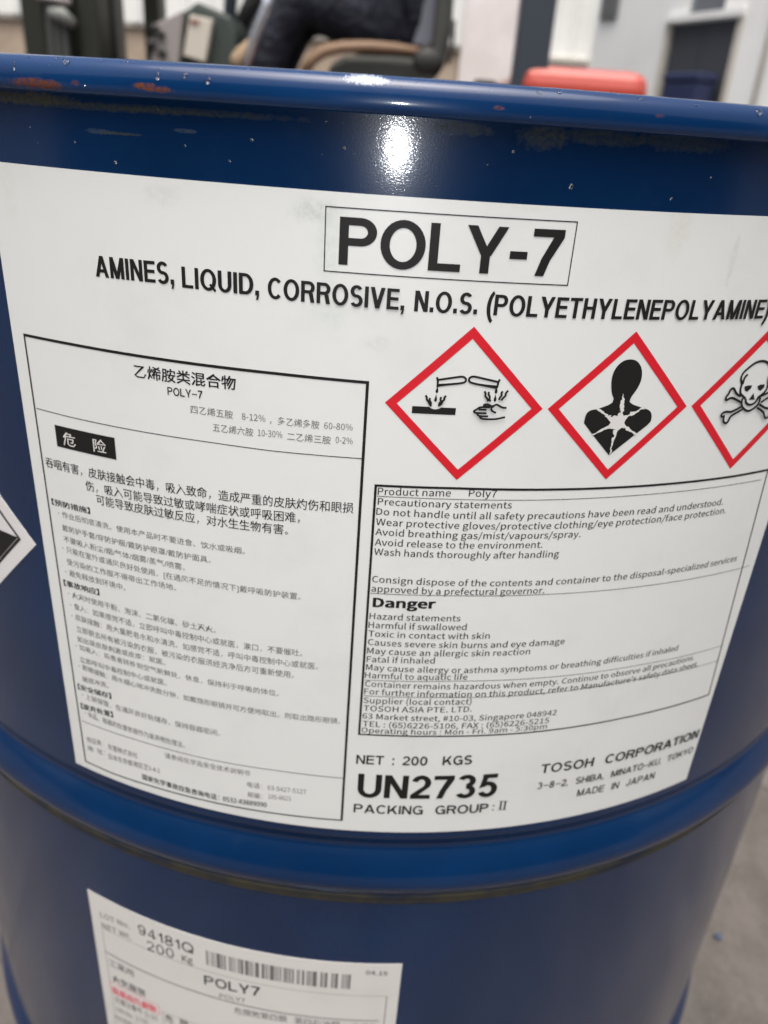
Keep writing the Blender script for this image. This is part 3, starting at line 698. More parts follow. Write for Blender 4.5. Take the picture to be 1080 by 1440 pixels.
f3 = crop(990, 490, 12)
W3 = 0.00082
fills = [[(668, 640), (720, 620), (800, 615), (782, 665), (712, 728), (678, 705)], [(890, 630), (940, 606), (1012, 598), (1002, 650), (942, 708), (902, 690)], [(825, 745), (838, 858), (740, 862)]]
lines = [[(690, 845), (640, 800), (600, 760), (600, 680), (628, 590), (610, 540), (612, 480), (650, 400), (740, 320), (830, 250), (900, 215), (980, 205), (1040, 220), (1085, 262), (1108, 330), (1112, 420), (1090, 520), (1060, 610), (1045, 680), (990, 745), (930, 790), (890, 830)],
         [(722, 430), (670, 480), (648, 540), (635, 600)], [(1080, 450), (1068, 520), (1062, 590)],
         [(690, 845), (680, 905), (740, 950), (820, 925), (870, 870), (885, 820), (920, 790)],
         [(625, 830), (610, 940), (640, 1010), (720, 1055), (800, 1015), (880, 950), (920, 870), (920, 800)],
         [(600, 800), (540, 770), (505, 720), (490, 675), (455, 660), (420, 690), (395, 760), (350, 800), (340, 855), (370, 860), (400, 835), (450, 820), (530, 860), (610, 905)],
         [(600, 975), (430, 1065), (370, 1055), (310, 1065), (265, 1100), (265, 1140), (300, 1145), (312, 1110), (300, 1180), (300, 1230), (330, 1250), (370, 1240), (410, 1150), (440, 1115), (620, 1015)],
         [(900, 930), (1020, 1005), (1080, 990), (1130, 1000), (1140, 1050), (1100, 1060), (1075, 1080), (1060, 1140), (1010, 1170), (985, 1140), (975, 1060), (860, 985)],
         [(930, 790), (1080, 720), (1120, 640), (1160, 640), (1160, 690), (1190, 720), (1170, 770), (1080, 790), (920, 900)]]
polys = [conv(f3, p) for p in fills]
for l in lines: polys += ribbon(smoothpts(conv(f3, l), 2), W3)
printed('skull_symbol', polys, M_black, main)

# placard printing: border line, black lower half, white upper half
ix = lab(30.5, 758.5); hi = hw - (pr[0] - ix[0])
d_o = [(pc[0] + hi, pc[1]), (pc[0], pc[1] + hi), (pc[0] - hi, pc[1]), (pc[0], pc[1] - hi)]
hj = hi - 0.0016
d_i = [(pc[0] + hj, pc[1]), (pc[0], pc[1] + hj), (pc[0] - hj, pc[1]), (pc[0], pc[1] - hj)]
printed('border_line', [[d_o[k], d_o[(k + 1) % 4], d_i[(k + 1) % 4], d_i[k]] for k in range(4)], M_black, placard)
printed('black_field', [[(pc[0] + hj, pc[1] + .0004), (pc[0] - hj, pc[1] + .0004), (pc[0], pc[1] - hj + .0004)]], M_black, placard, rad=INK + .00003)

# ------------------------------------------------------------------ water on the steel
M_water = mat('rain_water', (0.9, 0.95, 1.0), 0.02, 0, 0, 0.5)
M_water.node_tree.nodes['Principled BSDF'].inputs['Transmission Weight'].default_value = 1.0
M_water.node_tree.nodes['Principled BSDF'].inputs['IOR'].default_value = 1.33
def droplet(bm, s, z, r0, ra, rb, h, nrm=None, rough=0.15):
    """low dome, ra along the arc, rb along the height"""
    n, m_ = 12, 4
    if nrm is None: c = Vector(wrap(s, z, r0)); N = Vector((sin(s / R), -cos(s / R), 0)); U = Vector((0, 0, 1))
    else: c, N, U = nrm
    A = N.cross(U).normalized() * -1
    ph = random.uniform(0, 6); jit = [1 + rough * sin(2 * (2 * pi * k / n) + ph) + random.uniform(-rough, rough) * .5 for k in range(n)]
    rings = []
    for j in range(m_):
        t = j / m_; rr_ = cos(t * pi / 2); hh = sin(t * pi / 2) * h
        rings.append([bm.verts.new(c + (A * ra * cos(2 * pi * k / n) + U * rb * sin(2 * pi * k / n)) * rr_ * jit[k] + N * hh) for k in range(n)])
    top = bm.verts.new(c + N * h)
    for j in range(m_ - 1):
        for k in range(n): bm.faces.new((rings[j][k], rings[j][(k + 1) % n], rings[j + 1][(k + 1) % n], rings[j + 1][k]))
    for k in range(n): bm.faces.new((rings[-1][k], rings[-1][(k + 1) % n], top))
    bm.faces.new(rings[0][::-1])

def rim_point(s, t, lift=0.0):
    """point on the bead, t = angle from the outward direction towards the top"""
    e = .85; th = s / R; c, s_ = cos(t), sin(t)
    rad = R + 0.0010 + 0.0048 * abs(c) ** e * (1 if c > 0 else -1); z = zz(0.0058 + 0.0056 * abs(s_) ** e * (1 if s_ > 0 else -1))
    N = Vector((sin(th) * c, -cos(th) * c, s_ * .95)).normalized()
    U = Vector((-sin(th) * s_, cos(th) * s_, c)).normalized()
    return Vector((rad * sin(th), -rad * cos(th), z)) + N * (lift - 0.00003), N, U
bm = bmesh.new()
for (px, t, ra, rb) in ((50, 1.0, .0006, .0006), (88, 1.0, .0005, .0007), (104, 0.75, .0012, .0014), (98, 0.95, .0006, .0005), (151, .95, .0006, .0005), (180, 1.0, .0006, .0004), (186, 1.0, .0005, .0005), (195, .95, .0006, .0005),
                        (34, .35, .0005, .0016), (231, .3, .0010, .0012), (268, .4, .0009, .0010), (300, .25, .0012, .0010), (351, 1.0, .0004, .0003), (352, 1.0, .0005, .0004), (465, 1.0, .0006, .0004), (584, .9, .0004, .0003),
                        (615, .9, .0004, .0003), (752, .8, .0010, .0005), (780, .9, .0010, .0006), (892, .9, .0010, .0006), (970, .8, .0010, .0005), (1055, .7, .0016, .0012), (668, .5, .0005, .0003)):
    s_ = lab(px, 110 + px * .06, R + .004)[0]
    droplet(bm, 0, 0, 0, ra * .8, rb * .8, min(ra, rb) * .28, rim_point(s_, t))
for k in range(80):
    s_ = random.uniform(-.14, .13); t = random.uniform(.5, 1.5) if random.random() < .75 else random.uniform(-.2, .5)
    q_ = random.uniform(.00008, .00024)
    droplet(bm, 0, 0, 0, q_ * random.uniform(1, 1.8), q_, q_ * .3, rim_point(s_, t))
for (px, py, r_) in ((162, 229, .0005), (323, 227, .0003), (484, 209, .0004), (803, 263, .0006), (722, 214, .0004), (944, 280, .0004), (354, 197, .0004), 
                     (287, 1204, .0007), (127, 1146, .0006), (35, 1085, .0006), (1000, 250, .0003), (260, 205, .0003), (105, 200, .0003)):
    s_, z_ = lab(px, py); rad_ = R if z_ > zz(H1T) else R + .0048
    droplet(bm, s_, z_, rad_, r_, r_ * 1.1, r_ * .3)
for k in range(12):
    s_ = random.uniform(-.15, .15); z_ = zz(random.uniform(-.0155, .0005)); q_ = random.uniform(.00008, .00022)
    droplet(bm, s_, z_, R, q_, q_ * 1.1, q_ * .45)
wd = bm_obj('water_droplets', bm, M_water, None, True)
tag(wd, 'scattered clear rain droplets clinging to the blue rim and shell of the drum', 'water droplets'); wd['kind'] = 'stuff'
# ------------------------------------------------------------------ ground
M_ground = mat('wet_concrete', (0.14, 0.12, 0.10), 0.7); g = NG(M_ground); o_ = g.obj()
c1 = g.mix(g.ramp(g.noise(o_, 7, 6, 0.7), 0.38, 0.62), (0.060, 0.052, 0.045), (0.108, 0.096, 0.086))
c1 = g.mix(g.ramp(g.noise(o_, 55, 6, 0.7), 0.45, 0.75), c1, (0.066, 0.059, 0.053))
c1 = g.mix(g.ramp(g.noise(o_, 400, 3, 0.6), 0.5, 0.8), c1, (0.17, 0.15, 0.135))
vo = g.n('ShaderNodeTexVoronoi', feature='DISTANCE_TO_EDGE'); wv = g.n('ShaderNodeMixRGB', blend_type='ADD'); wv.inputs[0].default_value = 0.25
g.put(wv.inputs[1], o_); g.put(wv.inputs[2], g.n('ShaderNodeTexNoise').outputs[1]); g.put(vo.inputs['Vector'], wv.outputs[0]); vo.inputs['Scale'].default_value = 1.3
crk = g.ramp(vo.outputs['Distance'], 0.006, 0.001)
c1 = g.mix(g.math('MULTIPLY', crk, 0.6), c1, (0.035, 0.030, 0.026)); g.put(g.b.inputs['Base Color'], c1)
g.put(g.b.inputs['Roughness'], g.math('ADD', 0.45, g.math('MULTIPLY', g.noise(o_, 6, 4), 0.4)))
hb = g.math('SUBTRACT', g.noise(o_, 160, 6, 0.7), g.math('MULTIPLY', crk, 1.2)); g.bump(hb, 0.6, 0.004)
bm = bmesh.new(); N_ = 60
gr = [[bm.verts.new((-90 + 180 * i / N_, -90 + 180 * j / N_, 0)) for j in range(N_ + 1)] for i in range(N_ + 1)]
for i in range(N_):
    for j in range(N_): bm.faces.new((gr[i][j], gr[i + 1][j], gr[i + 1][j + 1], gr[i][j + 1]))
go = bm_obj('ground', bm, M_ground); go['kind'] = 'structure'

def pebble(bm, x, y, r_):
    g_ = bmesh.ops.create_icosphere(bm, subdivisions=1, radius=r_)
    for v in g_['verts']:
        v.co = Vector((v.co.x * random.uniform(.7, 1.3) + x, v.co.y * random.uniform(.7, 1.3) + y, v.co.z * random.uniform(.4, .8) + r_ * .2))
bm = bmesh.new()
for k in range(900):
    a_, d_ = random.uniform(0, 2 * pi), random.uniform(.33, 1.5)
    pebble(bm, d_ * cos(a_), d_ * sin(a_), random.choice((.001, .0015, .002, .003, .005)) * random.uniform(.6, 1.3))
M_peb = mat('pebble_stone', (0.11, 0.10, 0.088), 0.8)
po = bm_obj('gravel', bm, M_peb); tag(po, 'loose grit and small pebbles strewn over the concrete round the drum', 'gravel'); po['kind'] = 'stuff'
M_flake = mat('blue_paint', (0.03, 0.05, 0.09), 0.6)
for (px, py, lb) in ((1010, 1318, 'small blue paint flake on the concrete beside the drum'),):
    d = raydir(px, py); P = CAM + d * (-(CAM.z - .002) / d.z); fr_ = .005
    bm = bmesh.new(); vs = [bm.verts.new((P.x + fr_ * cos(t) * (1 + .4 * sin(3 * t)), P.y + fr_ * sin(t), .0025 + .001 * sin(2 * t))) for t in [2 * pi * i / 9 for i in range(9)]]
    bm.faces.new(vs); r_ = bmesh.ops.extrude_face_region(bm, geom=list(bm.faces))
    for v in r_['geom']:
        if isinstance(v, bmesh.types.BMVert): v.co.z += .0008
    tag(bm_obj('paint_flake', bm, M_flake), lb, 'paint flake')

# ------------------------------------------------------------------ unseen dark shed front, added behind the photographer to darken drum reflections
M_shed = mat('dark_shed_sheet', (0.035, 0.036, 0.036), 0.7)
wh_ = thing('added_warehouse', 'unseen dark grey ribbed shed front, added behind the viewpoint to darken the drum reflections', 'building', (0, -5.5, 0))
for i in range(9):
    o = box_obj('wall_panel', -9 + i * 2, -9 + i * 2 + 1.985, -.1, .1, 0, 2.5, M_shed, wh_)
    for k in range(8): r_ = box_obj('rib', -9 + i * 2 + .1 + k * .24, -9 + i * 2 + .16 + k * .24, .1, .13, 0.02, 2.48, M_shed, o)
box_obj('parapet', -9.05, 9.05, -.15, .15, 2.5, 2.65, M_shed, wh_)

# ------------------------------------------------------------------ factory wall on the left
M_clad = mat('white_cladding', (0.66, 0.68, 0.66), 0.5); g = NG(M_clad)
g.put(g.b.inputs['Base Color'], g.mix(g.ramp(g.noise(g.obj(), 1.5, 6, .7), .4, .75), (0.76, 0.78, 0.76), (0.66, 0.68, 0.65)))
M_base = mat('tan_render', (0.36, 0.29, 0.22), 0.85); g = NG(M_base)
g.put(g.b.inputs['Base Color'], g.mix(g.ramp(g.noise(g.obj(), 2.5, 6, .7), .35, .7), (0.42, 0.34, 0.26), (0.28, 0.225, 0.17)))
YW = 7.0
zc_ = at(100, 31, YW).z
lw = thing('factory_wall', 'factory wall with tan rendered base and white ribbed cladding above, behind the mast', 'wall', (-2, YW, 0))
def child_world(o, p): o.parent = p; o.matrix_parent_inverse = Matrix.Translation(-Vector(p.location)); return o
xr_ = at(650, 50, YW).x
bm = bmesh.new(); box(bm, -7, xr_, YW + .06, YW + .3, 0, zc_); child_world(bm_obj('rendered_base', bm, M_base), lw)
bm = bmesh.new(); box(bm, -7, xr_, YW + .02, YW + .3, zc_, zc_ + .03); child_world(bm_obj('flashing', bm, mat('grey_flashing', (.3, .29, .26), .5)), lw)
def clad_panel(x0, x1, y, z0, z1, name='cladding_panel', m_=None, pitch=.2, rib=.03):
    bm = bmesh.new(); prof = []
    x = x0
    while x < x1 - 1e-6:
        e = min(x + pitch, x1); wd_ = e - x
        prof += [(x, y), (x + wd_ * .62, y), (x + wd_ * .72, y - rib), (x + wd_ * .9, y - rib)]
        x = e
    prof.append((x1, y))
    lo = [bm.verts.new((p[0], p[1], z0)) for p in prof]; hi_ = [bm.verts.new((p[0], p[1], z1)) for p in prof]
    b0_ = [bm.verts.new((p[0], y + .05, z0)) for p in prof]; b1_ = [bm.verts.new((p[0], y + .05, z1)) for p in prof]
    for i in range(len(prof) - 1):
        bm.faces.new((lo[i], lo[i + 1], hi_[i + 1], hi_[i])); bm.faces.new((b0_[i + 1], b0_[i], b1_[i], b1_[i + 1]))
        bm.faces.new((lo[i + 1], lo[i], b0_[i], b0_[i + 1])); bm.faces.new((hi_[i], hi_[i + 1], b1_[i + 1], b1_[i]))
    bm.faces.new((lo[0], hi_[0], b1_[0], b0_[0])); bm.faces.new((lo[-1], b0_[-1], b1_[-1], hi_[-1]))
    return bm_obj(name, bm, m_ or M_clad)
x = -7.0
while x < xr_ - .1:
    e = min(x + .995, xr_); child_world(clad_panel(x, e, YW + .03, zc_ + .034, 6.5), lw); x += 1.0

# ------------------------------------------------------------------ white building on the right, its wall turned towards us
A_ = at(941, 33, 8.8); dB = raydir(1038, 23); B_ = CAM + dB * ((A_.z - CAM.z) / dB.z)
dirv = Vector((B_.x - A_.x, B_.y - A_.y, 0)).normalized(); nrm_ = Vector((dirv.y, -dirv.x, 0))   # outward, towards the camera
def onw(px, py):
    d = raydir(px, py); t = (A_ - CAM).dot(nrm_) / d.dot(nrm_); P = CAM + d * t
    return (P - Vector((A_.x, A_.y, 0))).dot(dirv), P.z
rb = thing('white_building', 'white building with ribbed and smooth wall panels, flat dark panels for the unlit doorway and small windows', 'building', (A_.x, A_.y, 0))
rb.rotation_euler = (0, 0, atan2(dirv.y, dirv.x))
# local frame: x along the wall, -y outward
def wbox(name, u0, u1, y0, y1, z0, z1, m_, bev=0): return box_obj(name, u0, u1, y0, y1, z0, z1, m_, rb, bev)
M_plas = mat('white_plaster', (0.62, 0.63, 0.62), 0.7); g = NG(M_plas)
g.put(g.b.inputs['Base Color'], g.mix(g.ramp(g.noise(g.obj(), 1.3, 6, .7), .4, .75), (0.78, 0.80, 0.79), (0.70, 0.71, 0.70)))
M_pink = mat('stained_plaster', (0.6, 0.57, 0.56), 0.7); g = NG(M_pink)
g.put(g.b.inputs['Base Color'], g.mix(g.ramp(g.noise(g.obj(), 1.8, 6, .7), .35, .7), (0.70, 0.67, 0.67), (0.60, 0.56, 0.54)))
M_dark = mat('doorway_shade', (0.040, 0.046, 0.055), 0.7)  # dark panels stand in for the unlit interior of the doorway
M_frame = mat('cream_trim', (0.5, 0.48, 0.42), 0.6)
dl0, dr0 = onw(930, 130)[0], onw(1018, 137)[0]; dl1, dr1 = onw(941, 33)[0], onw(1038, 23)[0]
DL, DR = (dl0 + dl1) / 2, (dr0 + dr1) / 2; DT = A_.z
UP2 = onw(829, 60)[0]; UR = DR + 6; ZT = 5.0
WB = onw(1000, 15)[1] ; WL, WR = onw(966, 5)[0], onw(1020, 5)[0]
def wall_part(name, u0, u1, z0, z1, m_): return wbox(name, u0, u1, 0, .06, z0, z1, m_)
xs0, xs1, xs2 = xr_, at(728, 60, YW).x, at(835, 60, YW).x
zpan = at(790, 87, YW).z
child_world(box_obj('stained_panel', xs0, xs1, YW, YW + .3, 0, 6.5, M_pink), lw)
child_world(box_obj('lower_wall', xs1, xs2, YW + .06, YW + .3, 0, zpan, M_plas), lw)
child_world(box_obj('panel_sill', xs1, xs2, YW - .02, YW + .3, zpan, zpan + .03, M_frame), lw)
child_world(clad_panel(xs1, xs2, YW + .03, zpan + .034, 6.5, pitch=.16, rib=.02), lw)
wall_part('wall_panel', UP2, DL - .06, 0, ZT, M_plas); wall_part('wall_panel', DR + .06, UR, 0, ZT, M_plas)
LT = WB - .01
wall_part('wall_over_door', DL - .06, WL, LT, ZT, M_plas); wall_part('wall_over_door', WR, DR + .06, LT, ZT, M_plas)
wbox('lintel', DL - .06, DR + .06, -.05, .06, DT, LT, M_plas)
wbox('door_jamb', DL - .06, DL, -.015, .06, 0, DT, M_frame); wbox('door_jamb', DR, DR + .06, -.015, .06, 0, DT, M_frame)
wbox('window_pane', WL, WR, .1, .12, LT, LT + .8, mat('grey_glass', (.12, .13, .15), .15)); wbox('doorway_shade_panel', DL + .01, (DL + DR) / 2 - .004, .03, .055, .01, DT - .01, M_dark); wbox('doorway_shade_panel', (DL + DR) / 2 + .004, DR - .01, .03, .055, .01, DT - .01, M_dark); wbox('wall_over_window', WL, WR, 0, .2, LT + .8, ZT, M_plas)
v0, v1 = onw(848, 10)[0], onw(871, 10)[0]; vz = onw(860, 27)[1]
vw = wbox('vent_window', v0, v1, -.03, .0, vz, vz + .35, mat('grey_vent', (.16, .17, .17), .6))
for k in range(5): wbox('louvre', v0 + .02, v1 - .02, -.045, -.03, vz + .03 + k * .06, vz + .055 + k * .06, mat('grey_vent_slat', (.2, .21, .21), .6))
pu = onw(1076, 100)[0]
bm = bmesh.new(); tube(bm, [(pu, -.06, 0), (pu, -.06, 4.8)], .022, 12); bm_obj('downpipe', bm, M_frame, rb, True)
# blue wheeled bin in front of the doorway
Rm = Matrix.Translation(rb.location) @ Matrix.Rotation(rb.rotation_euler.z, 4, 'Z'); rb.matrix_basis = Rm
b0, b1 = onw(962, 120)[0], onw(1012, 120)[0]; bt = onw(975, 106)[1]
bn = thing('wheeled_bin', 'blue plastic wheeled bin standing before the dark doorway', 'bin', Rm @ Vector(((b0 + b1) / 2, -.17, 0))); bn.rotation_euler = (0, 0, rb.rotation_euler.z)
hwb = (b1 - b0) / 2
M_bin = mat('blue_bin_plastic', (0.012, 0.020, 0.07), .5)
bm = bmesh.new(); lo_ = [(-hwb * .8, -.09), (hwb * .8, -.09), (hwb * .8, .09), (-hwb * .8, .09)]; hi2 = [(-hwb, -.12), (hwb, -.12), (hwb, .12), (-hwb, .12)]
a_ = [bm.verts.new((x, y, .05)) for x, y in lo_]; c_ = [bm.verts.new((x, y, bt - .08)) for x, y in hi2]
bm.faces.new(a_[::-1]); bm.faces.new(c_)
for i in range(4): bm.faces.new((a_[i], a_[(i + 1) % 4], c_[(i + 1) % 4], c_[i]))
bmesh.ops.bevel(bm, geom=list(bm.edges), offset=.03, segments=3, profile=.5, affect='EDGES'); bm_obj('body', bm, M_bin, bn)
box_obj('lid', -hwb - .01, hwb + .01, -.13, .13, bt - .078, bt, M_bin, bn, .02)
tube_obj('handle', [(-hwb * .7, .145, bt - .05), (hwb * .7, .145, bt - .05)], .014, M_bin, bn)
for sg in (-1, 1): tube_obj('wheel', [(sg * hwb * .84, .06, .1), (sg * (hwb * .84 + .05), .06, .1)], .1, mat('bin_wheel', (.02, .02, .02), .6), bn, 20)

# ------------------------------------------------------------------ forklift with its driver, side on, facing left
YF = 2.0
def F(px, py, dy=0.0): return at(px, py, YF + dy)
fk = thing('forklift', 'red and black forklift truck standing side on behind the drum, facing left', 'forklift', (F(500, 100).x, YF + .4, 0))
def fadd(o): return child_world(o, fk)
def fbox(name, x0, x1, y0, y1, z0, z1, m_, bev=0.01): return fadd(box_obj(name, x0, x1, y0, y1, z0, z1, m_, None, bev))
def sc(*c): return c
M_mast = mat('greasy_mast_steel', (0.022, 0.024, 0.018), 0.45, 0.3); M_guard = mat('guard_paint', (0.035, 0.045, 0.058), 0.4)
M_redp = mat('red_truck_paint', (0.42, 0.055, 0.035), 0.35, 0, .4); M_cons = mat('console_plastic', (0.27, 0.25, 0.24), 0.55)
M_plate = mat('cream_plate', (0.52, 0.49, 0.42), 0.5); M_blk = mat('black_rubber', (0.018, 0.018, 0.018), 0.6); M_green = mat('dark_green_cover', (0.035, 0.048, 0.042), 0.5)
M_tan = mat('tan_vinyl', (0.22, 0.14, 0.085), 0.55); M_seat = mat('dark_grey_vinyl', (0.045, 0.048, 0.043), 0.6); M_chrome = mat('silver_steel', (0.6, 0.62, 0.66), 0.25, 0.8)
M_hose = mat('hose_rubber', (0.05, 0.055, 0.05), .45)
mx0, mx1 = F(31, 40).x, F(139, 40).x; mw = mx1 - mx0
for dy in (0, .62):
    fbox('mast_rail', mx0, mx0 + mw * .30, YF + dy, YF + dy + .1, .08, 2.3, M_mast, .006)
    fbox('mast_rail', mx1 - mw * .26, mx1, YF + dy, YF + dy + .1, .08, 2.3, M_mast, .006)
fbox('mast_web', mx0 + mw * .30, mx1 - mw * .26, YF + .03, YF + .08, .08, 2.3, M_mast, .004)
fadd(tube_obj('lift_cylinder', [(mx0 + mw * .5, YF + .36, .1), (mx0 + mw * .5, YF + .36, 2.1)], .04, M_mast))
for k in range(3): fadd(tube_obj('hydraulic_hose', [(mx0 + mw * (.36 + .1 * k), YF + .0 - .02 * k, .3), (mx0 + mw * (.38 + .1 * k), YF - .02, .8), (mx0 + mw * (.40 + .09 * k), YF - .01, 1.2), (mx0 + mw * (.36 + .12 * k), YF + .01, 1.7), (mx0 + mw * .5, YF + .03, 2.2)], .011, M_hose))
fadd(tube_obj('hose_clamp', [(mx0 + mw * .30, YF - .03, 1.13), (mx0 + mw * .72, YF - .03, 1.12)], .008, M_cons))
for z_ in (.35, 1.25, 2.2): fbox('cross_member', mx0 + mw * .32, mx0 + mw * .6, YF + .1, YF + .62, z_, z_ + .1, M_mast)
p_ = F(85, 24, -.05); fadd(tube_obj('mast_knob', [(p_.x - .035, YF - .03, p_.z + .012), (p_.x, YF - .035, p_.z + .006), (p_.x + .03, YF - .03, p_.z - .014)], [.012, .02, .011], mat('worn_grey', (.16, .17, .16), .5)))
for dy in (.12, .5):
    fbox('fork', mx0 - 1.05, mx0 - .02, YF + dy, YF + dy + .1, .05, .09, M_mast, .004); fbox('fork_shank', mx0 - .06, mx0 - .005, YF + dy, YF + dy + .1, .09, .55, M_mast, .004)
# chassis and hood
hx0, hx1 = F(190, 80).x, F(735, 90).x; hz = F(560, 112).z
fbox('chassis', hx0 - .02, hx1 + .02, YF + .05, YF + .85, .25, .55, M_redp, .03)
fbox('hood', F(420, 90).x, hx1 + .01, YF + .12, YF + .78, .55, hz - .01, M_blk, .04)
fbox('floor_plate', hx0, F(420, 90).x, YF + .08, YF + .82, .552, .58, M_blk, .004)
# counterweight, rounded
cx0, cx1 = F(733, 100).x, F(915, 120).x; cz = F(830, 96).z
fbox('counterweight', cx0, cx1, YF - .02, YF + .92, .22, cz, M_redp, .045)
# console: wedge body, side panel, document plate
cA, cB, cC, cD = F(196, 88), F(196, 26), F(250, 3), F(325, 12)
zb_ = .58
fadd(prism('dashboard', [(cA.x, zb_), (cB.x, cB.z), (cC.x, cC.z), (F(262, 1).x, F(262, -8).z), (F(312, 14).x, F(312, 14).z), (F(322, 40).x, F(322, 40).z), (F(318, 90).x, zb_)], YF + .12, YF + .72, M_green, None, .012))
fadd(prism('side_panel', [(F(197, 95).x, F(197, 100).z), (F(207, 27).x, F(207, 27).z), (F(247, 8).x, F(247, 8).z), (F(238, 100).x, F(238, 105).z)], YF + .085, YF + .118, M_cons, None, .005))
fadd(prism('document_plate', [(F(246, 74).x, F(246, 74).z), (F(256, 14).x, F(256, 14).z), (F(289, 21).x, F(289, 21).z), (F(278, 84).x, F(278, 84).z)], YF + .09, YF + .1185, M_plate, None, .003))
for (px, py, r_) in ((218, 40, .012), (227, 48, .01), (213, 62, .013), (228, 74, .012)):
    p_ = F(px, py, .08); fadd(tube_obj('switch_knob', [(p_.x, YF + .07, p_.z), (p_.x, YF + .086, p_.z)], r_, M_blk))
p0, p1 = F(268, 27, .09), F(280, 31, .09); fbox('plate_mark', p0.x, p1.x, YF + .086, YF + .0895, p1.z - .006, p0.z, mat('red_brown_mark', (.25, .12, .1), .6), .001)
# steering column and wheel
s0_, s1_ = F(338, 60, .3), F(380, -60, .3)
fadd(tube_obj('steering_column', [(F(318, 60, .3).x, YF + .42, F(318, 60, .3).z), (F(366, -45, .3).x, YF + .42, F(366, -45, .3).z)], .03, M_blk))
wc_ = Vector((F(370, -55, .3).x, YF + .42, F(370, -55, .3).z)); ax_ = Vector((.5, 0, .86)).normalized(); e1 = Vector((0, 1, 0)); e2 = ax_.cross(e1)
fadd(tube_obj('steering_wheel', [wc_ + (e1 * cos(2 * pi * k / 32) + e2 * sin(2 * pi * k / 32)) * .17 for k in range(33)], .014, M_blk))
for k in range(3): fadd(tube_obj('wheel_spoke', [wc_, wc_ + (e1 * cos(2 * pi * k / 3) + e2 * sin(2 * pi * k / 3)) * .165], .01, M_blk))
fbox('front_shroud', F(322, 50).x, F(350, 50).x, YF + .3, YF + .6, .58, F(330, 5).z, M_blk, .02)
a_, b_ = F(372, 8, .02), F(355, 50, .02)
fadd(tube_obj('control_lever', [(a_.x + .015, YF + .05, a_.z + .05), (a_.x, YF + .05, a_.z), (b_.x, YF + .05, b_.z), (F(335, 105).x, YF + .08, F(335, 110).z)], [.016, .014, .014, .012], M_chrome))
# overhead guard
px0, px1 = F(729, 50).x, F(778, 50).x
for dy in (.0, .74):
    if dy: px0, px1 = F(733, 50, dy).x, F(768, 50, dy).x
    fbox('guard_post', px0, px1, YF + dy, YF + dy + .08, .5, 2.15, M_guard, .008)
    fadd(tube_obj('guard_post', [(F(215, 90).x + .12, YF + dy + .3 if dy == 0 else YF + dy, .58), (F(330, 0).x, YF + dy + (.3 if dy == 0 else 0), 2.13)], .02, M_guard))
fbox('guard_roof', F(300, 0).x, px1, YF, YF + .82, 2.15, 2.2, M_guard, .01)
# seat: cushion, tan piped edge, backrest, armrest
sx0, sx1 = F(430, 80).x, F(640, 80).x; szt = F(520, 66).z
fadd(prism('seat_cushion', [(F(452, 112).x, hz - .012), (F(456, 84).x, F(456, 84).z), (F(480, 70).x, F(480, 70).z), (F(560, 72).x, F(560, 72).z), (F(612, 78).x, F(612, 78).z), (F(612, 112).x, hz - .012)], YF + .16, YF + .7, M_seat, None, .02))
fadd(prism('seat_backrest', [(F(606, 92).x, F(606, 95).z), (F(614, 20).x, F(614, 20).z), (F(622, -60).x, F(622, -110).z), (F(646, -60).x, F(646, -110).z), (F(641, 30).x, F(641, 30).z), (F(628, 92).x, F(628, 95).z)], YF + .16, YF + .7, M_seat, None, .02))
pts = [F(420, 98), F(432, 78), F(450, 66), F(478, 60), (F(520, 59)), F(560, 62), F(598, 68)]
fadd(tube_obj('seat_piping', [(p.x, YF + .13, p.z) for p in pts], [.016, .017, .017, .016, .015, .013, .011], M_tan))
kn = F(603, 76); bm = bmesh.new(); bmesh.ops.create_uvsphere(bm, u_segments=20, v_segments=12, radius=.04, matrix=Matrix.Translation((kn.x, YF + .10, kn.z - .01)) @ Matrix.Diagonal((1.1, .6, .9, 1))); fadd(bm_obj('recliner_knob', bm, M_blk, None, True))
fbox('belt_buckle', F(676, 110).x, F(710, 110).x, YF + .2, YF + .26, F(690, 112).z - .03, F(690, 106).z, M_blk, .008)
fadd(tube_obj('belt_strap', [(F(642, 20).x, YF + .13, F(642, 20).z), (F(640, 60).x, YF + .13, F(640, 60).z), (F(633, 85).x, YF + .13, F(633, 85).z)], .006, M_blk))
# wheels
def wheel(x, y, r_):
    t = fadd(bm_obj('wheel', bmesh.new(), None))
    bm = bmesh.new(); tube(bm, [(x, y, r_), (x, y + .02, r_), (x, y + .14, r_), (x, y + .16, r_)], [r_ - .02, r_, r_, r_ - .02], 40); ty = bm_obj('tyre', bm, M_blk, None, True); ty.parent = t
    bm = bmesh.new(); tube(bm, [(x, y - .006, r_), (x, y + .03, r_)], [r_ * .5, r_ * .55], 24); rm_ = bm_obj('rim', bm, M_cons, None, True); rm_.parent = t
for y in (YF - .02, YF + .74): wheel(mx1 + .28, y, .27); wheel(F(800, 100).x, y, .22)

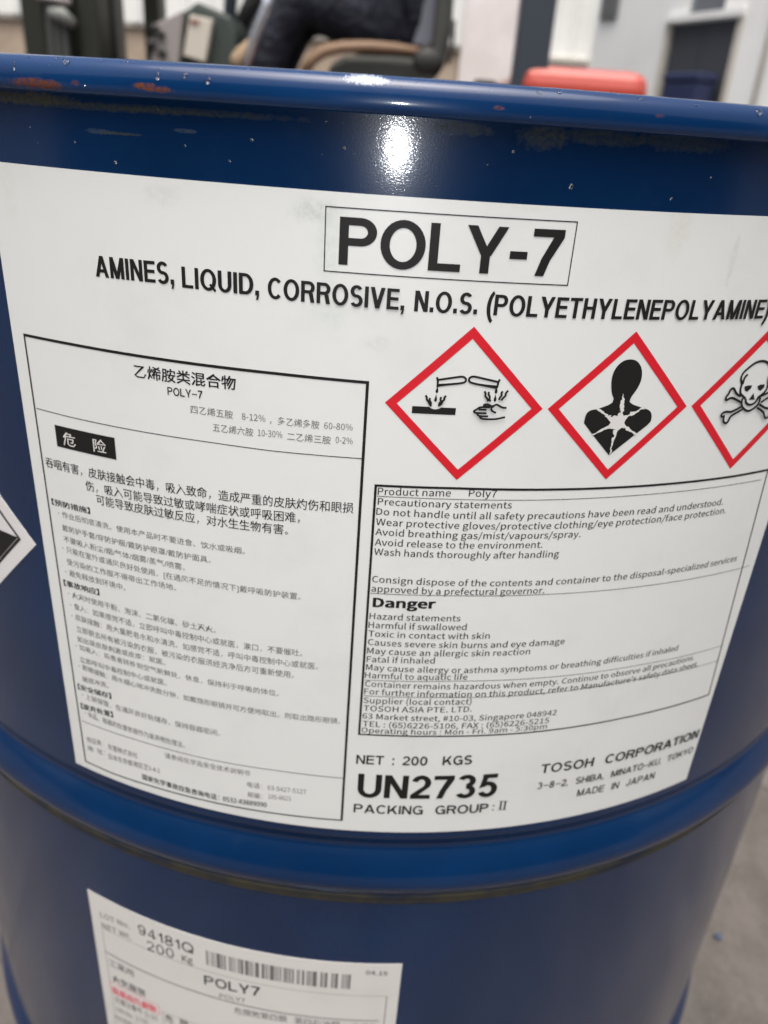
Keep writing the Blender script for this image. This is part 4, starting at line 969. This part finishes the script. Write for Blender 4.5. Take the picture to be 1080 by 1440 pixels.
# driver: one continuous body, seated, hands on the wheel
hipx, hipz = F(592, 30).x, F(592, 34, .4).z
kx, kz = F(392, 20).x, F(400, -22, .3).z
yc = YF + .42
drv = thing('person', 'person in dark navy work clothes sitting on the forklift seat, legs bent', 'person', (hipx, yc, hipz - .1))
def skin_fig(name, V, E, rads, root, m_, sub=2, parent=None):
    me = bpy.data.meshes.new(name); me.from_pydata([tuple(v) for v in V], E, []); me.materials.append(m_)
    o = bpy.data.objects.new(name, me); COL.objects.link(o)
    sk = o.modifiers.new('skin', 'SKIN'); sk.use_smooth_shade = True
    lay = me.skin_vertices[0] if me.skin_vertices else None
    if lay is None:
        bm = bmesh.new(); bm.from_mesh(me); bm.verts.layers.skin.verify(); bm.to_mesh(me); bm.free(); lay = me.skin_vertices[0]
    for i, r_ in enumerate(rads):
        lay.data[i].radius = (r_, r_) if not isinstance(r_, tuple) else r_
        lay.data[i].use_root = (i == root)
    if sub: ss = o.modifiers.new('sub', 'SUBSURF'); ss.levels = sub; ss.render_levels = sub
    if parent: child_world(o, parent)
    return o
M_navy = mat('navy_work_cloth', (0.012, 0.015, 0.030), 0.85); g = NG(M_navy); o__ = g.obj()  # lighter noise in the cloth colour paints highlight streaks on the folds
g.put(g.b.inputs['Base Color'], g.mix(g.ramp(g.noise(o__, 9, 5, .6, 1.5), .5, .75), (0.010, 0.012, 0.024), (0.040, 0.046, 0.070))); g.bump(g.noise(o__, 14, 4, .6, 2.0), 0.9, 0.03); M_skin = mat('skin', (0.42, 0.24, 0.17), 0.5); M_hair = mat('black_hair', (0.01, 0.009, 0.008), 0.5); M_boot = mat('boot_leather', (0.02, 0.018, 0.016), 0.5)
sh = .19
V = [(hipx, yc, hipz + .02), (hipx + .01, yc, hipz + .16), (hipx - .01, yc, hipz + .34), (hipx - .03, yc, hipz + .50), (hipx - .05, yc, hipz + .60), (hipx - .07, yc, hipz + .70)]
E_ = [(0, 1), (1, 2), (2, 3), (3, 4), (4, 5)]; rd_ = [.135, .13, .145, .12, .055, .06]
for sgn in (-1, 1):
    b = len(V)
    V += [(hipx - .06, yc + sgn * .10, hipz - .01), (hipx - .22, yc + sgn * .13, (hipz + kz) / 2 - .02), (kx + .02, yc + sgn * .14, kz), (kx - .06, yc + sgn * .14, kz - .13), (kx - .11, yc + sgn * .13, kz - .28), (kx - .13, yc + sgn * .12, .66)]
    E_ += [(0, b), (b, b + 1), (b + 1, b + 2), (b + 2, b + 3), (b + 3, b + 4), (b + 4, b + 5)]; rd_ += [.110, .112, .092, .080, .068, .052]
    b = len(V)
    V += [(hipx - .03, yc + sgn * sh, hipz + .48), (hipx - .10, yc + sgn * (sh + .06), hipz + .24), (wc_.x + .20, yc + sgn * .20, wc_.z + .10)]
    E_ += [(3, b), (b, b + 1), (b + 1, b + 2)]; rd_ += [.062, .05, .036]
skin_fig('work_clothes', V, E_, rd_, 0, M_navy, 2, drv)
# head and neck
bm = bmesh.new(); hc = Vector((hipx - .09, yc, hipz + .80))
bmesh.ops.create_uvsphere(bm, u_segments=32, v_segments=20, radius=.1, matrix=Matrix.Translation(hc) @ Matrix.Diagonal((.95, .76, 1.16, 1)))
for v in bm.verts:
    d = v.co - hc
    if d.x < -.05 and abs(d.y) < .02 and -.04 < d.z < .02: v.co.x -= .022 * (1 - abs(d.y) / .02)
    if d.z < -.06: v.co.x -= .012; v.co.y = yc + d.y * .85
    if d.x < -.06 and abs(abs(d.y) - .03) < .014 and abs(d.z - .012) < .012: v.co.x += .008
fig = bm_obj('head', bm, M_skin, None, True); child_world(fig, drv)
child_world(tube_obj('neck', [(hipx - .05, yc, hipz + .56), (hipx - .075, yc, hipz + .72)], .052, M_skin), drv)
bm = bmesh.new(); bmesh.ops.create_uvsphere(bm, u_segments=28, v_segments=16, radius=.106, matrix=Matrix.Translation(hc + Vector((.012, 0, .02))) @ Matrix.Diagonal((.95, .78, 1.1, 1)))
bmesh.ops.delete(bm, geom=[v for v in bm.verts if v.co.z < hc.z - .02 or (v.co.x < hc.x - .055 and v.co.z < hc.z + .06)], context='VERTS'); bmesh.ops.solidify(bm, geom=list(bm.faces), thickness=.006)
child_world(bm_obj('hair', bm, M_hair, None, True), drv)
for sgn in (-1, 1):
    bm = bmesh.new(); bmesh.ops.create_uvsphere(bm, u_segments=10, v_segments=8, radius=.011, matrix=Matrix.Translation(hc + Vector((-.079, sgn * .03, .012)))); child_world(bm_obj('eye', bm, M_white, None, True), drv)
    bm = bmesh.new(); bmesh.ops.create_uvsphere(bm, u_segments=12, v_segments=8, radius=.026, matrix=Matrix.Translation(hc + Vector((.008, sgn * .077, -.005))) @ Matrix.Diagonal((.7, .35, 1.15, 1))); child_world(bm_obj('ear', bm, M_skin, None, True), drv)
    child_world(box_obj('boot', kx - .29, kx - .06, yc + sgn * .12 - .045, yc + sgn * .12 + .045, .582, .68, M_boot, None, .03, None, True), drv)
    # hand closed on the wheel rim
    hb_ = Vector((wc_.x + .20, yc + sgn * .20, wc_.z + .10)); rim_ = wc_ + e1 * sgn * .17 + e2 * .03
    V = [hb_, hb_.lerp(rim_, .5), hb_.lerp(rim_, .8)]; E_ = [(0, 1), (1, 2)]; rr_ = [.026, .03, .034]
    dd = (rim_ - hb_).normalized(); side = dd.cross(ax_).normalized()
    for k in range(4):
        o0 = rim_ - dd * .02 + side * (k - 1.5) * .021; ln = (.9, 1.05, 1.0, .8)[k]
        b = len(V); V += [o0 + ax_ * .018, o0 + dd * .035 * ln + ax_ * .02, o0 + dd * .045 * ln - ax_ * .01, o0 + dd * .018 - ax_ * .024]; E_ += [(2, b), (b, b + 1), (b + 1, b + 2), (b + 2, b + 3)]; rr_ += [.010, .0095, .009, .008]
    b = len(V); V += [hb_.lerp(rim_, .65) - side * .04 * 1, rim_ - side * .035 - ax_ * .015]; E_ += [(1, b), (b, b + 1)]; rr_ += [.012, .010]
    skin_fig('hand', V, E_, rr_, 0, M_skin, 1, drv)
# pale reflective band of the jacket, hanging beside the hip
a_ = F(612, -6, .25); b_ = F(606, 30, .25); c_ = F(592, 62, .25)
bm = bmesh.new()
prev = None
for (p, w_) in ((a_, .030), (b_, .030), (c_, .026)):
    vs = [bm.verts.new((p.x - w_, yc - .17, p.z)), bm.verts.new((p.x + w_, yc - .17, p.z)), bm.verts.new((p.x + w_, yc - .145, p.z)), bm.verts.new((p.x - w_, yc - .145, p.z))]
    if prev:
        for i in range(4): bm.faces.new((prev[i], prev[(i + 1) % 4], vs[(i + 1) % 4], vs[i]))
    else: bm.faces.new(vs)
    prev = vs
bm.faces.new(prev[::-1]); bmesh.ops.recalc_face_normals(bm, faces=bm.faces)
child_world(bm_obj('jacket_flap', bm, mat('grey_lining', (.18, .19, .23), .7)), drv)
# tan work glove held low by the knee
gp = [F(352, 48), F(342, 62), F(330, 76), F(318, 92)]
V = [Vector((p.x, YF + .1, p.z)) for p in gp]; E_ = [(0, 1), (1, 2), (2, 3)]; rr_ = [.015, .022, .028, .026]
glove = skin_fig('work_glove', V, E_, rr_, 0, mat('tan_leather', (0.30, 0.22, 0.14), .7), 2)
tag(glove, 'tan leather work glove hanging on the silver lever by the driver\'s knee', 'glove')
